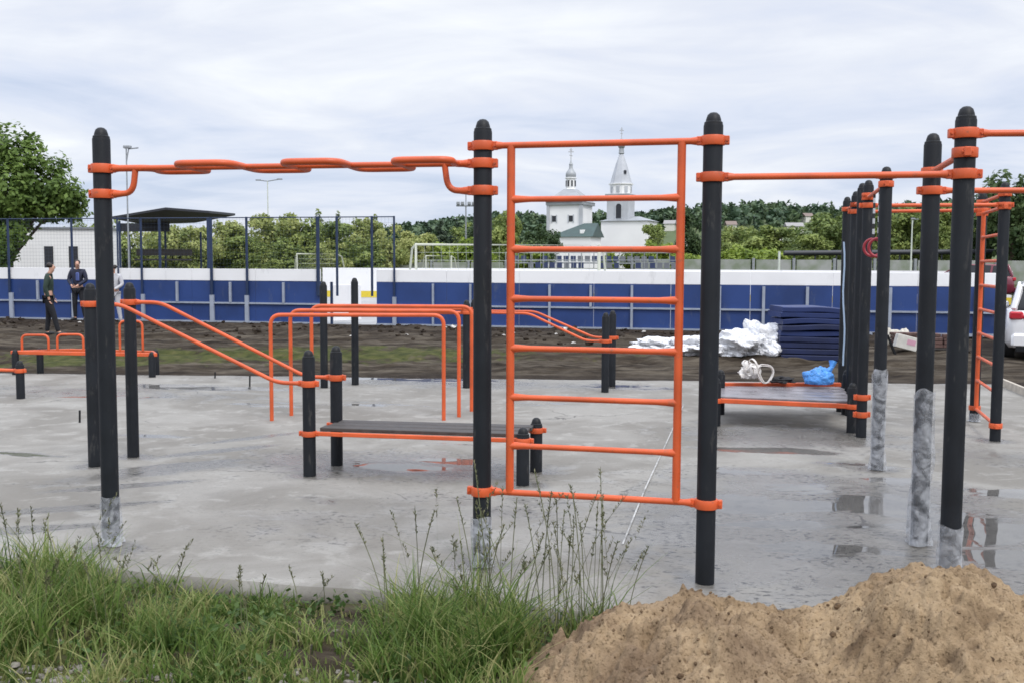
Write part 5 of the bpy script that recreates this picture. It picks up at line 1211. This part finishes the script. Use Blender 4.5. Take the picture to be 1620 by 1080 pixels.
so2 = grid_mesh('sand_heap', np.linspace(-.45, 3.1, 440), np.linspace(2.9, 5.35, 300), sand_h, sand_material(), attrs={'clay': clay})
tag(so2, 'heap of moist tan sand and clay in the right foreground', 'sand heap')

mb = MB(); rr = random.Random(12)
for k in range(420):
    x = rr.uniform(.05, 3.0)*rr.uniform(.5, 1); y = rr.uniform(3.7, 4.75) if k < 300 else rr.uniform(4.5, 5.15); r_ = rr.uniform(.003, .009)*(2.0 if rr.random() < .06 else 1)
    z = max(sand_h(x, y), zground(x, y) if y < near_edge(x) else .0)
    if z > .02 and y > 4.75: pass
    c = Vector((x, y, z+r_*.3)); n, m_ = 6, 4; vs = []; fs = []
    for j in range(m_+1):
        for i in range(n):
            th, ph = math.pi*j/m_, 2*math.pi*i/n; q = r_*(1+rr.uniform(-.25, .25)); vs.append(c+Vector((q*math.sin(th)*math.cos(ph), q*math.sin(th)*math.sin(ph), q*math.cos(th)*.8)))
    for j in range(m_):
        for i in range(n): fs.append((j*n+i, (j+1)*n+i, (j+1)*n+(i+1) % n, j*n+(i+1) % n))
    mb.add(vs, fs)
o = mb.build('sand_clods', mat('clay_clod', (.20, .135, .08), .95, col2=(.07, .045, .028), vscale=9, spec=.15), smooth=False); tag(o, 'loose dark clods lying on the sand heap', 'clods', kind='stuff')
mb = MB(); rr = random.Random(31)
for k in range(900):                                           # rubble and litter on the dug soil before the boards
    x = rr.uniform(-14, 9); yw = wall_y(x); y = yw-rr.triangular(.6, 5.5, 2.2); r_ = rr.uniform(.015, .055)*(1.8 if rr.random() < .06 else 1); c = Vector((x, y, zground(x, y)+r_*.25)); mb.cur = 1 if rr.random() < .035 else 0
    n, m_ = 6, 3; vs = []; fs = []
    for j in range(m_+1):
        for i in range(n):
            th, ph = math.pi*j/m_, 2*math.pi*i/n; q = r_*(1+rr.uniform(-.3, .3)); vs.append(c+Vector((q*1.3*math.sin(th)*math.cos(ph), q*math.sin(th)*math.sin(ph), q*math.cos(th)*.7)))
    for j in range(m_):
        for i in range(n): fs.append((j*n+i, (j+1)*n+i, (j+1)*n+(i+1) % n, j*n+(i+1) % n))
    mb.add(vs, fs)
o = mb.build('rubble', [mat('dark_clod', (.045, .034, .025), .95, vary=.5, vscale=5, spec=.15), mat('litter', (.6, .58, .55), .8)], smooth=False); tag(o, 'dark clods and scraps of litter strewn on the dug soil before the boards', 'rubble', kind='stuff')
def grass_height(x, y):
    u = 810+x/y*FPX
    return float(np.interp(u, [-200, 0, 60, 130, 230, 300, 360, 560, 620, 760, 960, 1010, 1040, 1100, 1300], [.29, .31, .31, .26, .21, .17, .13, .14, .30, .38, .38, .26, .10, .06, .04]))
GRASSM = leafmat('meadow_grass', (.045, .088, .018), (.135, .215, .045), (.36, .35, .15), .4)
def grass(seed, N):
    rng = np.random.default_rng(seed); Qs = []; Ts = []
    cl = rng.uniform([-4.2, 3.6], [1.0, 5.9], (420, 2)); clh = rng.uniform(.55, 1.3, 420); clt = rng.normal(0, .15, 420)
    for k in range(N):
        ci = -1
        if rng.uniform() < .8: ci = rng.integers(len(cl)); c = cl[ci]; x, y = c[0]+rng.normal(0, .05), c[1]+rng.normal(0, .05)
        else: x, y = rng.uniform(-4.2, 1.4), rng.uniform(3.6, 5.9)
        ed = near_edge(x); u = 810+x/y*FPX
        if y > ed-.02 or sand_h(x, y) > -.07 and x > -.4 and y < 5.0 and u > 740: continue
        if u > 1060 and rng.uniform() > .15: continue
        hh = grass_height(x, y); bare = fbm(x*1.9+3, y*1.9, 7.7)
        near = sstep(4.55, 4.05, y)                              # thin and short towards the stony strip by the camera
        if bare < -.38 and rng.uniform() < .5+.4*near: continue
        if rng.uniform() < near*.55: continue
        if 290 < u < 600 and y > ed-.10 and rng.uniform() < .8: continue
        h = hh*rng.uniform(.45, 1.2)*(1-.55*near)*(clh[ci] if ci >= 0 else .6); tall = 0
        w = rng.uniform(.0036, .0086); az = rng.uniform(0, 6.28); lean = rng.uniform(.15, 1.05)*h; d = np.array([math.cos(az), math.sin(az), 0]); s = np.array([-d[1], d[0], 0])*w
        tw_ = rng.uniform(0, 3.14); s = np.array([math.cos(tw_), math.sin(tw_), 0])*w
        z0 = zground(x, y)-.01; pr = None; bend = rng.uniform(1.4, 2.6); droop = rng.uniform(0, .35)
        for i in range(5):
            t = i/4; p = np.array([x, y, z0]) + d*lean*t**bend + np.array([0, 0, h*(t-droop*t**3)]); q = s*(1-t*.92)
            if pr is not None: Qs.append((pr[0]-pr[1], pr[0]+pr[1], p+q, p-q))
            pr = (p, q)
        tn_ = float(np.clip(.47+(clt[ci] if ci >= 0 else .2)+.3*fbm(x*3.1, y*3.1, 30)+rng.normal(0, .17)+(.5 if rng.uniform() < .05+.15*near else 0), 0, 1)); Ts += [tn_]*4
    return np.array(Qs), np.array(Ts)
Q, T = grass(21, 33000); o = quads_obj('grass', Q, T, GRASSM); tag(o, 'tall green grass along the front edge of the slab', 'grass', kind='stuff')
# seed stems and broad weeds
rng = np.random.default_rng(77); Qs = []; Ts = []
for k in range(115):
    u = rng.choice([rng.uniform(0, 260), rng.uniform(350, 1000), rng.uniform(600, 1010), rng.uniform(690, 1000), rng.uniform(760, 990)]); y = rng.uniform(4.75, 5.25); x = (u-810)/FPX*y
    if y > near_edge(x)-.03: y = near_edge(x)-rng.uniform(.04, .25)
    x = (u-810)/FPX*y; H_ = (grass_height(x, y)+.08)*rng.uniform(.8, 1.8); az = rng.uniform(0, 6.28); ln = rng.uniform(.02, .45)*H_; d = np.array([math.cos(az), math.sin(az), 0]); z0 = zground(x, y)-.01; pr = None
    s = np.array([math.cos(az+1), math.sin(az+1), 0])
    for i in range(7):
        t = i/6; p = np.array([x, y, z0])+d*ln*t*t+np.array([0, 0, H_*t]); w = .0024
        if pr is not None: Qs.append((pr-s*w, pr+s*w, p+s*w, p-s*w)); Ts.append(.55)
        pr = p
    for i in range(26):                                          # seed head
        t = 1-.22*rng.uniform(); p = np.array([x, y, z0])+d*ln*t*t+np.array([0, 0, H_*t]); a = rng.normal(size=3); a[2] = abs(a[2])+1.0; a /= np.linalg.norm(a); b = np.cross(a, rng.normal(size=3)); b /= np.linalg.norm(b)
        l = rng.uniform(.012, .028); Qs.append((p, p+a*l*.5+b*.003, p+a*l, p+a*l*.5-b*.003)); Ts.append(rng.uniform(.2, .9))
o = quads_obj('grass_seed_stems', np.array(Qs), np.array(Ts), leafmat('seed_stem', (.05, .06, .03), (.10, .115, .055), (.24, .22, .13), .15)); tag(o, 'thin grass stems with seed heads standing above the grass', 'grass', kind='stuff')
Pw = []
for k in range(3600):
    x = rng.uniform(-3.4, .4); y = rng.uniform(4.0, near_edge(x)-.08)
    if fbm(x*1.6, y*1.6, 15) < -.05: continue
    Pw.append((x, y, zground(x, y)+rng.uniform(.005, .11)))
Pw = np.array(Pw); o = quads_obj('weeds', leaf_quads(Pw, .026, rng, 0, 1.7), tints(Pw, rng, 3), leafmat('weed_leaf', (.03, .06, .014), (.06, .11, .026), (.12, .165, .05), .25)); tag(o, 'low broad-leaved weeds between the grass tufts', 'weeds', kind='stuff')
mb = MB(); rr = random.Random(5)
for k in range(520):
    x = rr.uniform(-2.6, .2); y = rr.uniform(3.75, 4.55) if k < 380 else rr.uniform(4.4, 5.1); r_ = rr.uniform(.006, .022)*(1.5 if rr.random() < .08 else 1); c = Vector((x, y, zground(x, y)+r_*.2))
    if k > 430: x = rr.uniform(-2.3, -1.9); y = rr.uniform(4.3, 4.55); c = Vector((x, y, zground(x, y)+r_*.2))
    n, m_ = 7, 4; vs = []; fs = []; rot = Matrix.Rotation(rr.uniform(0, 6), 3, 'Z'); sq = (rr.uniform(.8, 1.5), rr.uniform(.7, 1.2), rr.uniform(.5, .9))
    for j in range(m_+1):
        for i in range(n):
            th, ph = math.pi*j/m_, 2*math.pi*i/n; q = r_*(1+rr.uniform(-.16, .16)); vs.append(c+rot @ Vector((q*math.sin(th)*math.cos(ph)*sq[0], q*math.sin(th)*math.sin(ph)*sq[1], q*math.cos(th)*sq[2])))
    for j in range(m_):
        for i in range(n): fs.append((j*n+i, (j+1)*n+i, (j+1)*n+(i+1) % n, j*n+(i+1) % n))
    mb.add(vs, fs)
o = mb.build('gravel', mat('pebble', (.27, .25, .215), .85, col2=(.11, .10, .085), vscale=16), smooth=False); tag(o, 'pale pebbles scattered on the soil by the grass', 'gravel', kind='stuff')
